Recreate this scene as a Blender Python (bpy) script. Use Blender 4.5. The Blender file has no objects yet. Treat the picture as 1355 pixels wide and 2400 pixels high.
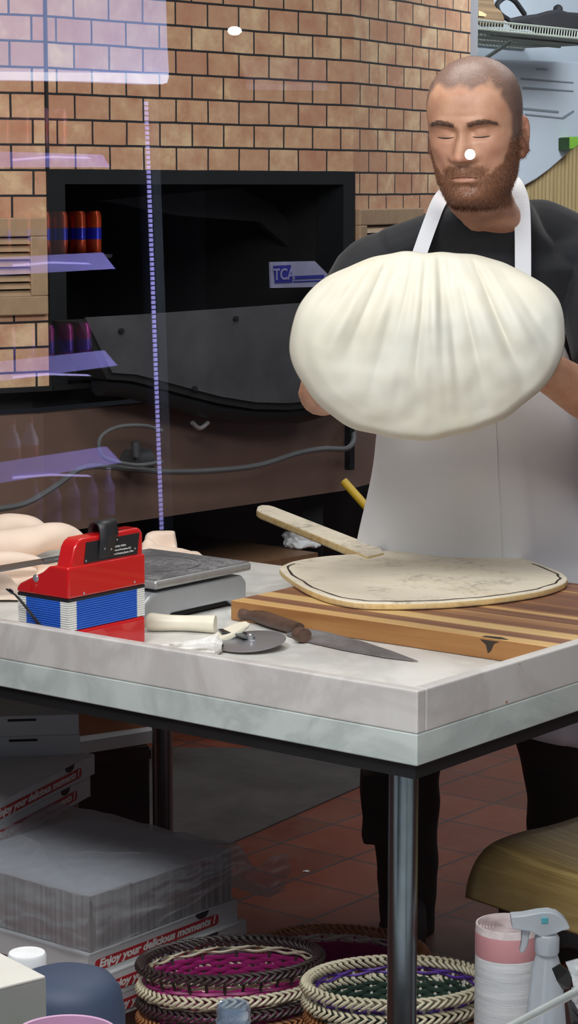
import bpy, bmesh, math, random
from mathutils import Vector, Matrix, noise
RND = random.Random(7)
scene = bpy.context.scene
COL = scene.collection
# ---------------------------------------------------------------- camera maths (1355 x 2400)
F, CX, CY, HOR, EYE = 5300.0, 677.5, 1200.0, 440.0, 1.554
TH = math.atan((CY - HOR) / F)
CAM = Vector((0, 0, EYE))
FW = Vector((0, math.cos(TH), -math.sin(TH)))
UPV = Vector((0, math.sin(TH), math.cos(TH)))
def ray(u, v): return FW + Vector((1, 0, 0)) * ((u - CX) / F) + UPV * ((CY - v) / F)
def P(u, v, Y):
    d = ray(u, v); return CAM + d * (Y / d.y)
def PZ(u, v, z):
    d = ray(u, v); return CAM + d * ((z - EYE) / d.z)
def PP(u, v, pt, n):
    d = ray(u, v); return CAM + d * ((pt - CAM).dot(n) / d.dot(n))
# ---------------------------------------------------------------- object helpers
def wm(o):
    m = o.matrix_basis.copy()
    return wm(o.parent) @ m if o.parent else m
def thing(name, label, cat, loc=(0, 0, 0), rz=0.0, group=None):
    o = bpy.data.objects.new(name, None); COL.objects.link(o)
    o.empty_display_size = .05
    o.location = loc; o.rotation_euler = (0, 0, rz)
    o.matrix_basis = Matrix.Translation(Vector(loc)) @ Matrix.Rotation(rz, 4, 'Z')
    tag(o, label, cat, group); return o
def tag(o, label=None, cat=None, group=None, kind=None):
    if label: o['label'] = label
    if cat: o['category'] = cat
    if group: o['group'] = group
    if kind: o['kind'] = kind
    return o
def obj(name, bm, mats, parent=None, M=None, smooth=True, loc=None, kind=None, label=None, angle=40):
    """link bm as one mesh object; bm is in M's frame (world when M is None)"""
    if M is not None: bm.transform(M)
    if parent is not None: bm.transform(wm(parent).inverted())
    elif loc is not None: bm.transform(Matrix.Translation(-Vector(loc)))
    me = bpy.data.meshes.new(name)
    bmesh.ops.recalc_face_normals(bm, faces=bm.faces)
    bm.to_mesh(me); bm.free()
    return link(name, me, mats, parent, smooth, loc, kind, label, angle)
def link(name, me, mats, parent=None, smooth=True, loc=None, kind=None, label=None, angle=40):
    if not isinstance(mats, (list, tuple)): mats = [mats]
    for m in mats: me.materials.append(m)
    if smooth:
        me.polygons.foreach_set('use_smooth', [True] * len(me.polygons))
        try: me.set_sharp_from_angle(angle=math.radians(angle))
        except Exception: pass
    o = bpy.data.objects.new(name, me); COL.objects.link(o)
    if parent is not None: o.parent = parent
    elif loc is not None: o.location = loc
    if kind: o['kind'] = kind
    if label: o['label'] = label
    return o
def struct(name, bm, mats, M=None, smooth=False, label=None):
    return obj(name, bm, mats, None, M, smooth, kind='structure', label=label)
def solidify(o, t, offset=0.0):
    m = o.modifiers.new('solid', 'SOLIDIFY'); m.thickness = t; m.offset = offset; return o
def subsurf(o, n=1):
    m = o.modifiers.new('sub', 'SUBSURF'); m.levels = n; m.render_levels = n; return o
def bevel(o, w, seg=2, ang=35):
    m = o.modifiers.new('bev', 'BEVEL'); m.width = w; m.segments = seg
    m.limit_method = 'ANGLE'; m.angle_limit = math.radians(ang); return o
def copy_tree(o, parent=None):
    c = o.copy(); COL.objects.link(c)
    if parent is not None: c.parent = parent
    for ch in list(o.children): copy_tree(ch, c)
    return c
# ---------------------------------------------------------------- bmesh shapes
def BM(): return bmesh.new()
def box(bm, x0, x1, y0, y1, z0, z1, M=None, mi=0):
    c = [(x0,y0,z0),(x1,y0,z0),(x1,y1,z0),(x0,y1,z0),(x0,y0,z1),(x1,y0,z1),(x1,y1,z1),(x0,y1,z1)]
    v = [bm.verts.new(M @ Vector(p) if M else p) for p in c]
    for f in ((0,3,2,1),(4,5,6,7),(0,1,5,4),(1,2,6,5),(2,3,7,6),(3,0,4,7)):
        bm.faces.new([v[i] for i in f]).material_index = mi
    return v
def quad(bm, pts, mi=0):
    f = bm.faces.new([bm.verts.new(p) for p in pts]); f.material_index = mi; return f
def prism(bm, poly, ext, mi=0):
    """poly: list of 3D points; ext: extrusion vector"""
    ext = Vector(ext); n = len(poly)
    a = [bm.verts.new(p) for p in poly]; b = [bm.verts.new(Vector(p) + ext) for p in poly]
    fs = [bm.faces.new(a), bm.faces.new(b[::-1])]
    for i in range(n): fs.append(bm.faces.new([a[i], b[i], b[(i+1) % n], a[(i+1) % n]]))
    for f in fs: f.material_index = mi
def grid(bm, fn, nu, nv, cu=False, cv=False, mi=0):
    U = nu if cu else nu + 1; V = nv if cv else nv + 1
    g = [[bm.verts.new(fn(i / nu, j / nv)) for j in range(V)] for i in range(U)]
    for i in range(nu):
        for j in range(nv):
            f = bm.faces.new([g[i][j], g[(i+1) % U][j], g[(i+1) % U][(j+1) % V], g[i][(j+1) % V]])
            f.material_index = mi
    return g
def tube(bm, pts, r, n=10, closed=False, caps=True, mi=0, squash=None, up=None):
    pts = [Vector(p) for p in pts]; N = len(pts)
    rs = r if isinstance(r, (list, tuple)) else [r] * N
    rings = []; prev = None
    for i, p in enumerate(pts):
        if closed: t = pts[(i+1) % N] - pts[i-1]
        else: t = pts[min(i+1, N-1)] - pts[max(i-1, 0)]
        if t.length < 1e-9: t = Vector((0, 0, 1))
        t.normalize()
        if prev is None:
            ref = Vector(up) if up else (Vector((0,0,1)) if abs(t.z) < .9 else Vector((1,0,0)))
        else: ref = prev
        s = t.cross(ref)
        if s.length < 1e-6: s = t.orthogonal()
        s.normalize(); w = s.cross(t).normalized(); prev = w
        sq = squash if squash else 1.0
        rings.append([bm.verts.new(p + s * math.cos(2*math.pi*k/n) * rs[i] + w * math.sin(2*math.pi*k/n) * rs[i] * sq) for k in range(n)])
    for i in range(N if closed else N - 1):
        a, b = rings[i], rings[(i+1) % N]
        for k in range(n):
            bm.faces.new([a[k], a[(k+1) % n], b[(k+1) % n], b[k]]).material_index = mi
    if caps and not closed:
        bm.faces.new(rings[0][::-1]).material_index = mi; bm.faces.new(rings[-1]).material_index = mi
    return rings
def lathe(bm, prof, n=32, c=(0, 0, 0), sx=1.0, sy=1.0, mi=0, M=None):
    rings = []
    for r, z in prof:
        if r < 1e-6:
            p = Vector((c[0], c[1], c[2] + z)); rings.append([bm.verts.new(M @ p if M else p)])
        else:
            ring = []
            for k in range(n):
                a = 2*math.pi*k/n
                p = Vector((c[0] + r*sx*math.cos(a), c[1] + r*sy*math.sin(a), c[2] + z))
                ring.append(bm.verts.new(M @ p if M else p))
            rings.append(ring)
    for a, b in zip(rings, rings[1:]):
        for k in range(n):
            k2 = (k+1) % n
            if len(a) == 1 and len(b) == 1: continue
            if len(a) == 1: f = bm.faces.new([a[0], b[k2], b[k]])
            elif len(b) == 1: f = bm.faces.new([a[k], a[k2], b[0]])
            else: f = bm.faces.new([a[k], a[k2], b[k2], b[k]])
            f.material_index = mi
    return rings
def loft(bm, secs, n=28, caps=True):
    """secs: (centre, X axis, Y axis, exponent)"""
    rings = []
    for c, ax, ay, e in secs:
        ring = []
        for k in range(n):
            a = 2*math.pi*k/n; ca, sa = math.cos(a), math.sin(a)
            ring.append(bm.verts.new(Vector(c) + Vector(ax) * math.copysign(abs(ca)**e, ca) + Vector(ay) * math.copysign(abs(sa)**e, sa)))
        rings.append(ring)
    for a, b in zip(rings, rings[1:]):
        for k in range(n): bm.faces.new([a[k], a[(k+1) % n], b[(k+1) % n], b[k]])
    if caps:
        bm.faces.new(rings[0][::-1]); bm.faces.new(rings[-1])
def smooth_path(pts, n=8, closed=False):
    """Catmull-Rom"""
    pts = [Vector(p) for p in pts]; N = len(pts); out = []
    for i in range(N if closed else N - 1):
        if closed: a, b, c, d = pts[i-1], pts[i], pts[(i+1) % N], pts[(i+2) % N]
        else: a, b, c, d = pts[max(i-1,0)], pts[i], pts[i+1], pts[min(i+2, N-1)]
        for k in range(n):
            t = k / n
            out.append(.5 * ((2*b) + (c-a)*t + (2*a-5*b+4*c-d)*t*t + (3*b-a-3*c+d)*t**3))
    if not closed: out.append(pts[-1])
    return out
def lerp_table(tab, x):
    if x <= tab[0][0]: return tab[0][1]
    for (x0, y0), (x1, y1) in zip(tab, tab[1:]):
        if x <= x1:
            t = (x - x0) / (x1 - x0); t = t*t*(3-2*t)*.5 + t*.5
            return y0 + (y1 - y0) * t
    return tab[-1][1]
def remesh(bm, voxel, smooth=3, factor=.5):
    me = bpy.data.meshes.new('tmp'); bmesh.ops.recalc_face_normals(bm, faces=bm.faces)
    bm.to_mesh(me); bm.free()
    o = bpy.data.objects.new('tmp', me); COL.objects.link(o)
    m = o.modifiers.new('r', 'REMESH'); m.mode = 'VOXEL'; m.voxel_size = voxel; m.adaptivity = 0
    if smooth:
        s = o.modifiers.new('s', 'SMOOTH'); s.iterations = smooth; s.factor = factor
    dg = bpy.context.evaluated_depsgraph_get(); dg.update()
    out = bpy.data.meshes.new_from_object(o.evaluated_get(dg))
    bpy.data.objects.remove(o); bpy.data.meshes.remove(me)
    out.materials.clear()
    return out
def text_bm(txt, size, ext=.0004, bold=0.0, shear=0.0, align='LEFT'):
    cu = bpy.data.curves.new('t', 'FONT'); cu.body = txt; cu.size = size; cu.extrude = ext
    cu.offset = bold; cu.shear = shear; cu.align_x = align; cu.resolution_u = 3
    o = bpy.data.objects.new('t', cu); COL.objects.link(o)
    dg = bpy.context.evaluated_depsgraph_get(); dg.update()
    me = bpy.data.meshes.new_from_object(o.evaluated_get(dg))
    bm = BM(); bm.from_mesh(me)
    bpy.data.objects.remove(o); bpy.data.curves.remove(cu); bpy.data.meshes.remove(me)
    return bm
def frame(o, x, y):
    """matrix whose local x,y are the given world vectors, z their cross product"""
    x = Vector(x).normalized(); y = Vector(y); y = (y - x * y.dot(x)).normalized(); z = x.cross(y)
    m = Matrix((x, y, z)).transposed().to_4x4(); m.translation = Vector(o); return m
# ---------------------------------------------------------------- materials
def lin(c):
    out = []
    for x in c[:3]:
        x /= 255.0
        out.append(x / 12.92 if x <= .04045 else ((x + .055) / 1.055) ** 2.4)
    return (*out, 1.0)
class NT:
    def __init__(s, name):
        s.m = bpy.data.materials.new(name); s.m.use_nodes = True
        s.t = s.m.node_tree; s.b = s.t.nodes['Principled BSDF']; s.out = s.t.nodes['Material Output']
    def n(s, typ, **kw):
        nd = s.t.nodes.new(typ)
        for k, v in kw.items():
            if k in nd.inputs: nd.inputs[k].default_value = v
            else: setattr(nd, k, v)
        return nd
    def l(s, a, b): s.t.links.new(a, b)
    def coord(s, kind='Object', scale=(1,1,1), rot=(0,0,0)):
        tc = s.n('ShaderNodeTexCoord'); mp = s.n('ShaderNodeMapping')
        mp.inputs['Scale'].default_value = scale; mp.inputs['Rotation'].default_value = rot
        s.l(tc.outputs[kind], mp.inputs['Vector']); return mp.outputs['Vector']
    def noise(s, vec, scale=5, detail=4, rough=.55, dist=0):
        nd = s.n('ShaderNodeTexNoise', Scale=scale, Detail=detail, Roughness=rough, Distortion=dist)
        s.l(vec, nd.inputs['Vector']); return nd.outputs['Fac']
    def ramp(s, fac, stops):
        r = s.n('ShaderNodeValToRGB'); e = r.color_ramp.elements
        while len(e) < len(stops): e.new(.5)
        for el, (p, c) in zip(e, stops):
            el.position = p; el.color = c if len(c) == 4 else (*c, 1)
        s.l(fac, r.inputs['Fac']); return r.outputs['Color']
    def mix(s, fac, a, b, mode='MIX'):
        m = s.n('ShaderNodeMix', data_type='RGBA', blend_type=mode)
        for sock, val in ((m.inputs[0], fac), (m.inputs[6], a), (m.inputs[7], b)):
            if hasattr(val, 'is_linked'): s.l(val, sock)
            else: sock.default_value = val
        return m.outputs[2]
    def math(s, op, a, b=0.0):
        m = s.n('ShaderNodeMath', operation=op)
        for sock, val in ((m.inputs[0], a), (m.inputs[1], b)):
            if hasattr(val, 'is_linked'): s.l(val, sock)
            else: sock.default_value = val
        return m.outputs[0]
    def bump(s, h, strength=.3, dist=.002):
        b = s.n('ShaderNodeBump', Strength=strength, Distance=dist)
        s.l(h, b.inputs['Height']); s.l(b.outputs['Normal'], s.b.inputs['Normal'])
    def set(s, **kw):
        for k, v in kw.items():
            i = s.b.inputs[k.replace('_', ' ')]
            if hasattr(v, 'is_linked'): s.l(v, i)
            else: i.default_value = v
        return s.m
GREY0 = (.0, .0, .0, 1); GREY1 = (1., 1., 1., 1)
def simple(name, c, rough=.5, metal=0.0, var=.12, scale=14, bump=0.0, bscale=120, spec=.5, coat=0.0, trans=0.0, alpha=1.0, sss=0.0, stretch=(1,1,1), sheen=0.0):
    t = NT(name); v = t.coord('Object', stretch); L = lin(c)
    if var:
        f = t.noise(v, scale, 5)
        lo = tuple(x * (1 - var) for x in L[:3]) + (1,); hi = tuple(min(1, x * (1 + var)) for x in L[:3]) + (1,)
        t.set(Base_Color=t.ramp(f, [(.3, lo), (.7, hi)]))
    else: t.set(Base_Color=L)
    t.set(Roughness=rough, Metallic=metal, Coat_Weight=coat, Transmission_Weight=trans, Alpha=alpha)
    t.b.inputs['Specular IOR Level'].default_value = spec
    if sss:
        t.set(Subsurface_Weight=sss); t.b.inputs['Subsurface Radius'].default_value = (.012, .005, .003)
        t.b.inputs['Subsurface Scale'].default_value = 1.0
    if sheen: t.set(Sheen_Weight=sheen)
    if bump: t.bump(t.noise(v, bscale, 3), bump)
    return t.m
def emit(name, c, strength):
    t = NT(name); t.set(Base_Color=lin(c), Emission_Color=lin(c), Emission_Strength=strength); return t.m
# ================================================================ camera, light, world
cd = bpy.data.cameras.new('camera'); co = bpy.data.objects.new('camera', cd); COL.objects.link(co)
cd.sensor_fit = 'VERTICAL'; cd.sensor_height = 24.0; cd.lens = F / 2400.0 * 24.0
cd.clip_start = .05; cd.clip_end = 60
co.location = CAM; co.rotation_euler = (math.pi/2 - TH, 0, 0)
scene.camera = co
scene.view_settings.view_transform = 'Standard'; scene.view_settings.look = 'None'
scene.view_settings.gamma = 1.0; scene.view_settings.use_curve_mapping = False
scene.view_settings.exposure = 0.0
w = bpy.data.worlds.new('world'); scene.world = w; w.use_nodes = True
w.node_tree.nodes['Background'].inputs['Color'].default_value = (.62, .68, .8, 1)
w.node_tree.nodes['Background'].inputs['Strength'].default_value = .16
def area(name, loc, size, energy, col=(1,1,1), target=None, sy=None, spread=None):
    d = bpy.data.lights.new(name, 'AREA'); d.energy = energy; d.color = col
    d.shape = 'RECTANGLE' if sy else 'SQUARE'; d.size = size
    if sy: d.size_y = sy
    if spread: d.spread = math.radians(spread)
    o = bpy.data.objects.new(name, d); COL.objects.link(o); o.location = loc
    if target is not None:
        o.rotation_euler = (Vector(target) - Vector(loc)).to_track_quat('-Z', 'Y').to_euler()
    return o
area('ceiling_lamp', (.55, 1.65, 2.7), 1.1, 34, (1, .985, .965), (.35, 4.3, 1.0), sy=.5)
area('ceiling_lamp', (-.75, 1.9, 2.7), 1.0, 46, (.98, .985, 1), (.1, 4.3, .9), sy=.5)
area('ceiling_lamp', (1.15, 5.3, 2.75), 1.0, 11, (.95, .98, 1), sy=.6)
area('ceiling_lamp', (1.6, 7.0, 2.7), .8, 40, (.9, .95, 1), (.9, 8.6, 1.4), sy=.5)
area('ceiling_lamp', (.1, 4.3, 2.78), .8, 17, (1, .97, .92), sy=.4)
# ================================================================ materials of the place
def brick_mat():
    t = NT('oven_brick'); uv = t.n('ShaderNodeUVMap').outputs['UV']
    nz = t.n('ShaderNodeTexNoise', Scale=9.0, Detail=3.0); t.l(uv, nz.inputs['Vector'])
    ad = t.n('ShaderNodeVectorMath', operation='MULTIPLY_ADD')
    t.l(nz.outputs['Color'], ad.inputs[0]); ad.inputs[1].default_value = (.0035,)*3; t.l(uv, ad.inputs[2])
    b = t.n('ShaderNodeTexBrick', offset=.5, offset_frequency=2, squash=1.0)
    for k, v in (('Scale', 1.0), ('Mortar Size', .0031), ('Mortar Smooth', .3), ('Bias', 0.0), ('Brick Width', .114), ('Row Height', .0605)):
        b.inputs[k].default_value = v
    b.inputs['Color1'].default_value = GREY0; b.inputs['Color2'].default_value = GREY1; b.inputs['Mortar'].default_value = (.5,.5,.5,1)
    t.l(ad.outputs[0], b.inputs['Vector'])
    tint = t.ramp(b.outputs['Color'], [(0, lin((176,137,110))), (.22, lin((198,164,128))), (.45, lin((186,146,114))), (.62, lin((206,178,142))), (.8, lin((180,136,108))), (1, lin((200,168,134)))])
    n1 = t.noise(uv, 14, 6, .65); n2 = t.noise(uv, 60, 5, .7)
    c = t.mix(t.ramp(n1, [(.40, GREY0), (.72, GREY1)]), tint, lin((170,116,90)))
    c = t.mix(t.math('MULTIPLY', t.ramp(n1, [(.28, GREY1), (.42, GREY0)]), .55), c, lin((222,196,152)))
    pits = t.ramp(n2, [(.66, GREY0), (.74, GREY1)])
    c = t.mix(t.math('MULTIPLY', pits, .55), c, lin((92,60,44)))
    c = t.mix(b.outputs['Fac'], c, lin((24,24,28)))
    t.set(Base_Color=c, Roughness=.72)
    h = t.math('SUBTRACT', t.math('MULTIPLY', n2, .25), b.outputs['Fac'])
    t.bump(h, .8, .004); return t.m
def floor_finish():
    t = NT('terracotta_tiles'); v = t.coord('Object', (1,1,1), (0,0,-TROT))
    b = t.n('ShaderNodeTexBrick', offset=0.0, squash=1.0)
    for k, val in (('Scale', 1.0), ('Mortar Size', .0038), ('Mortar Smooth', .2), ('Bias', 0.0), ('Brick Width', .205), ('Row Height', .205)):
        b.inputs[k].default_value = val
    b.inputs['Color1'].default_value = lin((122,63,43)); b.inputs['Color2'].default_value = lin((101,52,37)); b.inputs['Mortar'].default_value = lin((56,54,58))
    t.l(v, b.inputs['Vector'])
    n1 = t.noise(v, 5, 6, .6); n2 = t.noise(v, 34, 5, .7)
    c = t.mix(t.math('MULTIPLY', t.ramp(n1, [(.5, GREY0), (.75, GREY1)]), .3), b.outputs['Color'], lin((120,98,88)))
    c = t.mix(t.math('MULTIPLY', t.ramp(n2, [(.62, GREY0), (.72, GREY1)]), .35), c, lin((84,50,40)))
    t.set(Base_Color=c, Roughness=t.ramp(n1, [(.3, (.35,)*3), (.7, (.6,)*3)]))
    t.bump(t.math('SUBTRACT', t.math('MULTIPLY', n2, .15), b.outputs['Fac']), .5, .003); return t.m
def marble_mat(name, base, vein, amount=.5, warm=None):
    t = NT(name); v = t.coord('Object')
    n1 = t.noise(v, 3.2, 8, .6, 1.2); n2 = t.noise(v, 16, 6, .6, .6)
    c = t.mix(t.math('MULTIPLY', t.ramp(n1, [(.42, GREY0), (.5, GREY1), (.58, GREY0)]), amount), lin(base), lin(vein))
    c = t.mix(t.math('MULTIPLY', t.ramp(n2, [(.45, GREY0), (.75, GREY1)]), .35), c, lin(warm or vein))
    t.set(Base_Color=c, Roughness=.32); t.bump(n2, .04); return t.m
M = {}
M['marble_top'] = marble_mat('marble_top', (226,226,222), (176,178,176), .45, (206,200,190))
M['marble_rim'] = marble_mat('marble_rim', (206,203,200), (172,166,164), .5, (190,178,172))
M['marble_slab'] = marble_mat('marble_slab', (196,204,200), (150,160,158), .5, (170,178,172))
M['black_steel'] = simple('black_steel', (34,36,38), .45, .4)
M['dark_sheet'] = simple('dark_sheet_metal', (86,87,91), .5, .55, .3, 6, .06, 60)
M['stainless'] = simple('stainless', (120,132,138), .26, 1.0, .08, 30)
M['black'] = simple('black_matte', (15,15,17), .7)
M['brown_panel'] = simple('brown_enamel', (108,86,76), .42, .0, .12, 5, .08, 400)
M['vent_tan'] = simple('vent_tan', (158,132,104), .5, .1, .1, 30, .15, 300)
M['white'] = simple('white_paint', (228,230,232), .45)
M['cable'] = simple('grey_cable', (92,94,96), .45)
M['screw'] = simple('screw_steel', (190,192,196), .3, .8, .05)
M['wall_blue'] = simple('pale_wall', (186,196,206), .5, 0, .05, 2)
M['post'] = simple('post_grey', (176,178,186), .45, .2, .05, 4)
# ================================================================ table frame: x = towards the back (b), y = along the front edge (a)
TROT = math.atan2(.7833, .6217)
C0 = P(977, 1797, 3.2); TZB = C0.z; TZR = P(979, 1620, 3.2).z; TZS = TZR - .0635
TM = Matrix.Translation((C0.x, C0.y, 0)) @ Matrix.Rotation(TROT, 4, 'Z')
TMI = TM.inverted()
def TL(u, v, z): return TMI @ PZ(u, v, z)
TW, TLEN = 1.03, 1.75
M['floor'] = floor_finish(); M['brick'] = brick_mat()
# ---------------------------------------------------------------- room shell
bm = BM(); box(bm, -4.5, 4.5, -6.0, 10.1, -.05, 0); struct('floor', bm, M['floor'])
bm = BM(); box(bm, -4.5, 4.5, 10.0, 10.1, 0, 2.9); struct('wall_back', bm, M['wall_blue'])
bm = BM(); box(bm, -4.5, 4.5, 1.3, 10.1, 2.9, 3.0); struct('ceiling', bm, M['white'])
# shop window between the camera and the kitchen
def glass_mat():
    t = NT('window_glass'); t.t.nodes.remove(t.b)
    fr = t.n('ShaderNodeFresnel', IOR=1.5); tr = t.n('ShaderNodeBsdfTransparent'); gl = t.n('ShaderNodeBsdfGlossy', Roughness=0.0)
    tr.inputs['Color'].default_value = (.985,.99,.985,1)
    mx = t.n('ShaderNodeMixShader'); t.l(fr.outputs[0], mx.inputs[0]); t.l(tr.outputs[0], mx.inputs[1]); t.l(gl.outputs[0], mx.inputs[2])
    t.l(mx.outputs[0], t.out.inputs['Surface']); return t.m
GY = 1.25
bm = BM(); box(bm, -1.6, 1.6, GY, GY + .008, .32, 2.6); struct('window_1', bm, glass_mat(), label='clear shop window pane reflecting a lit drinks fridge')
# display ledge behind the glass: stays below the picture
bm = BM(); box(bm, -1.6, 1.6, GY - .1, 2.98, 0, .30); struct('trim_1', bm, M['white'])
# ================================================================ pizza oven
def facet(az, back=False): return Vector((math.sin(math.radians(az)), math.cos(math.radians(az)), 0))
Q1 = Vector((-.581, 5.5, 0)); d1 = facet(43); d2 = facet(28); d0 = facet(60); dm = facet(78)
Q2 = Q1 + d1 * 1.111; Q3 = Q2 + d2 * .80; Q0 = Q1 - d0 * .66; Qm = Q0 - dm * .8
N1 = Vector((d1.y, -d1.x, 0)); N2 = Vector((d2.y, -d2.x, 0)); N0 = Vector((d0.y, -d0.x, 0))
Z_OPEN = P(118, 397, 5.5).z; Z_BB = P(60, 908, 5.45).z; Z_TOP = 2.75
oven = thing('pizza_oven', 'large round brick-clad pizza oven with a wide black mouth behind the man', 'oven', (.2, 6.2, 0))
def facade():
    bm = BM(); uvl = bm.loops.layers.uv.new('UVMap')
    T = .06
    def wall(A, B, z0, z1, u0):
        L = (B - A).length; n = Vector(((B-A).y, -(B-A).x, 0)).normalized()
        vs = [A + Vector((0,0,z0)), B + Vector((0,0,z0)), B + Vector((0,0,z1)), A + Vector((0,0,z1))]
        uv = [(u0, z0), (u0+L, z0), (u0+L, z1), (u0, z1)]
        f = bm.faces.new([bm.verts.new(p) for p in vs])
        for l, q in zip(f.loops, uv): l[uvl].uv = q
        g = bm.faces.new([bm.verts.new(p - n * T) for p in vs[::-1]])
        for l, q in zip(g.loops, uv[::-1]): l[uvl].uv = q
        for i, j in ((0,1),(1,2),(2,3),(3,0)):
            a, b = vs[i], vs[j]
            s = bm.faces.new([bm.verts.new(p) for p in (a, b, b - n*T, a - n*T)])
            qs = [uv[i], uv[j], (uv[j][0]+.03, uv[j][1]+.03), (uv[i][0]+.03, uv[i][1]+.03)]
            for l, q in zip(s.loops, qs): l[uvl].uv = q
    off = -Z_OPEN % .0605
    wall(Qm, Q0, Z_BB, Z_TOP, 0); wall(Q0, Q1, Z_BB, Z_TOP, .8)
    wall(Q1, Q2, Z_OPEN, Z_TOP, .8 + .66 + .044); wall(Q2, Q3, Z_BB, Z_TOP, .8 + .66 + .044 + 1.111 + .02)
    for l in (l for f in bm.faces for l in f.loops): l[uvl].uv.y += off
    return bm
o = obj('brick_facade', facade(), M['brick'], oven, smooth=False)
# carcass behind the cladding, mouth recess
bm = BM()
ins = 1.1
pts = [Qm - N0*.07, Q0 - N0*.07, Q1 - N1*.07 + d1*.03, Q1 - N1*ins, Q2 - N1*ins + d1*.0, Q2 - N1*.07 - d1*.03, Q3 - N2*.07, Q3 - N2*1.3, Qm + Vector((0, 1.7, 0))]
prism(bm, [p + Vector((0,0,Z_BB)) for p in pts], (0, 0, Z_OPEN - Z_BB))
pf = [Qm - N0*.07, Q0 - N0*.07, Q1 - N1*.07, Q2 - N1*.07, Q3 - N2*.07, Q3 - N2*1.3, Qm + Vector((0,1.7,0))]
prism(bm, [p + Vector((0,0,Z_OPEN)) for p in pf], (0, 0, Z_TOP - .02 - Z_OPEN))
prism(bm, [p + Vector((0,0,Z_BB - .06)) for p in pf], (0, 0, .06))
obj('oven_body', bm, M['black'], oven, smooth=False)
def on1(u, v, off=0.0): return PP(u, v, Q1 + N1*off, N1)
# frame round the mouth
bm = BM()
zt, zb = Z_OPEN, Z_BB
for a, b, z0, z1 in ((-.004, .05, zb, zt), (1.065, 1.114, zb, zt), (.05, 1.065, zt - .035, zt)):
    A, B = Q1 + d1*a, Q1 + d1*b
    prism(bm, [A + N1*.006 + Vector((0,0,z0)), B + N1*.006 + Vector((0,0,z0)), B - N1*.09 + Vector((0,0,z0)), A - N1*.09 + Vector((0,0,z0))], (0,0,z1-z0))
o = obj('mouth_frame', bm, M['black_steel'], oven, smooth=False)
# inner hood plate seen in the mouth
bm = BM()
hp = [on1(u, v, -.22) for u, v in ((240,470),(560,440),(640,480),(725,570),(700,600),(610,520),(420,505))]
prism(bm, hp, -N1*.02); obj('inner_hood', bm, simple('soot_steel', (44,44,46), .55, .4), oven, smooth=False)
# rounded sheet-metal apron under the mouth
out = [(200,744),(330,737),(500,725),(680,712),(860,700),(872,820),(840,900),(760,936),(680,945),(600,943),(520,930),(450,912),(380,893),(320,878),(264,874)]
pl = [on1(u, v, .11) for u, v in out]
bm = BM(); prism(bm, pl, -N1*.004); o = obj('mouth_apron', bm, M['dark_sheet'], oven, smooth=False); apron = o
cen = sum(pl, Vector()) / len(pl)
pl2 = [cen + (p - cen) * 1.03 - N1*.006 - Vector((0,0,.015)) for p in pl]
bm = BM(); prism(bm, pl2, -N1*.10); obj('apron_shell', bm, M['black'], oven, smooth=False)
bm = BM(); tube(bm, smooth_path([p - N1*.05 - Vector((0,0,.03)) for p in pl[6:]], 4), .03, 10); obj('lower_pipe', bm, M['black_steel'], oven)
for u, v in ((283,776),(455,911),(552,747)):
    bm = BM(); q = on1(u, v, .113); tube(bm, [q - N1*.004, q + N1*.006], .007, 8); obj('bolt', bm, M['black_steel'], apron)
# brown enamel panel below
ZP0 = P(380, 1210, 5.83).z
bm = BM()
inn = .03
pp = [Qm - N0*inn, Q0 - N0*inn, Q1 - N1*inn, Q2 - N1*inn, Q3 - N2*inn]
for A, B in zip(pp, pp[1:]):
    n = Vector(((B-A).y, -(B-A).x, 0)).normalized()
    prism(bm, [A + Vector((0,0,ZP0)), B + Vector((0,0,ZP0)), B - n*.03 + Vector((0,0,ZP0)), A - n*.03 + Vector((0,0,ZP0))], (0,0,Z_BB - ZP0 - .07))
panel = obj('lower_panel', bm, M['brown_panel'], oven, smooth=False)
bm = BM()
for u in (808,):
    A = on1(u, 985, -.02); prism(bm, [A, A + d1*.02, A + d1*.02 + N1*.02, A + N1*.02], (0,0,-.14))
obj('panel_bracket', bm, M['black_steel'], panel, smooth=False)
bm = BM(); tube(bm, [Q1 + Vector((0,0,Z_OPEN)), Q1 + Vector((0,0,Z_TOP))], .0055, 6); obj('corner_joint', bm, M['black'], oven)
# ledge under the bricks
bm = BM()
for A, B, n in ((Q0, Q1, N0), (Q1, Q1 + d1*.16, N1)):
    prism(bm, [A + n*.012 + Vector((0,0,Z_BB-.012)), B + n*.012 + Vector((0,0,Z_BB-.012)), B - n*.07 + Vector((0,0,Z_BB-.012)), A - n*.07 + Vector((0,0,Z_BB-.012))], (0,0,.012))
obj('brick_ledge', bm, M['black_steel'], oven, smooth=False)
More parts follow.
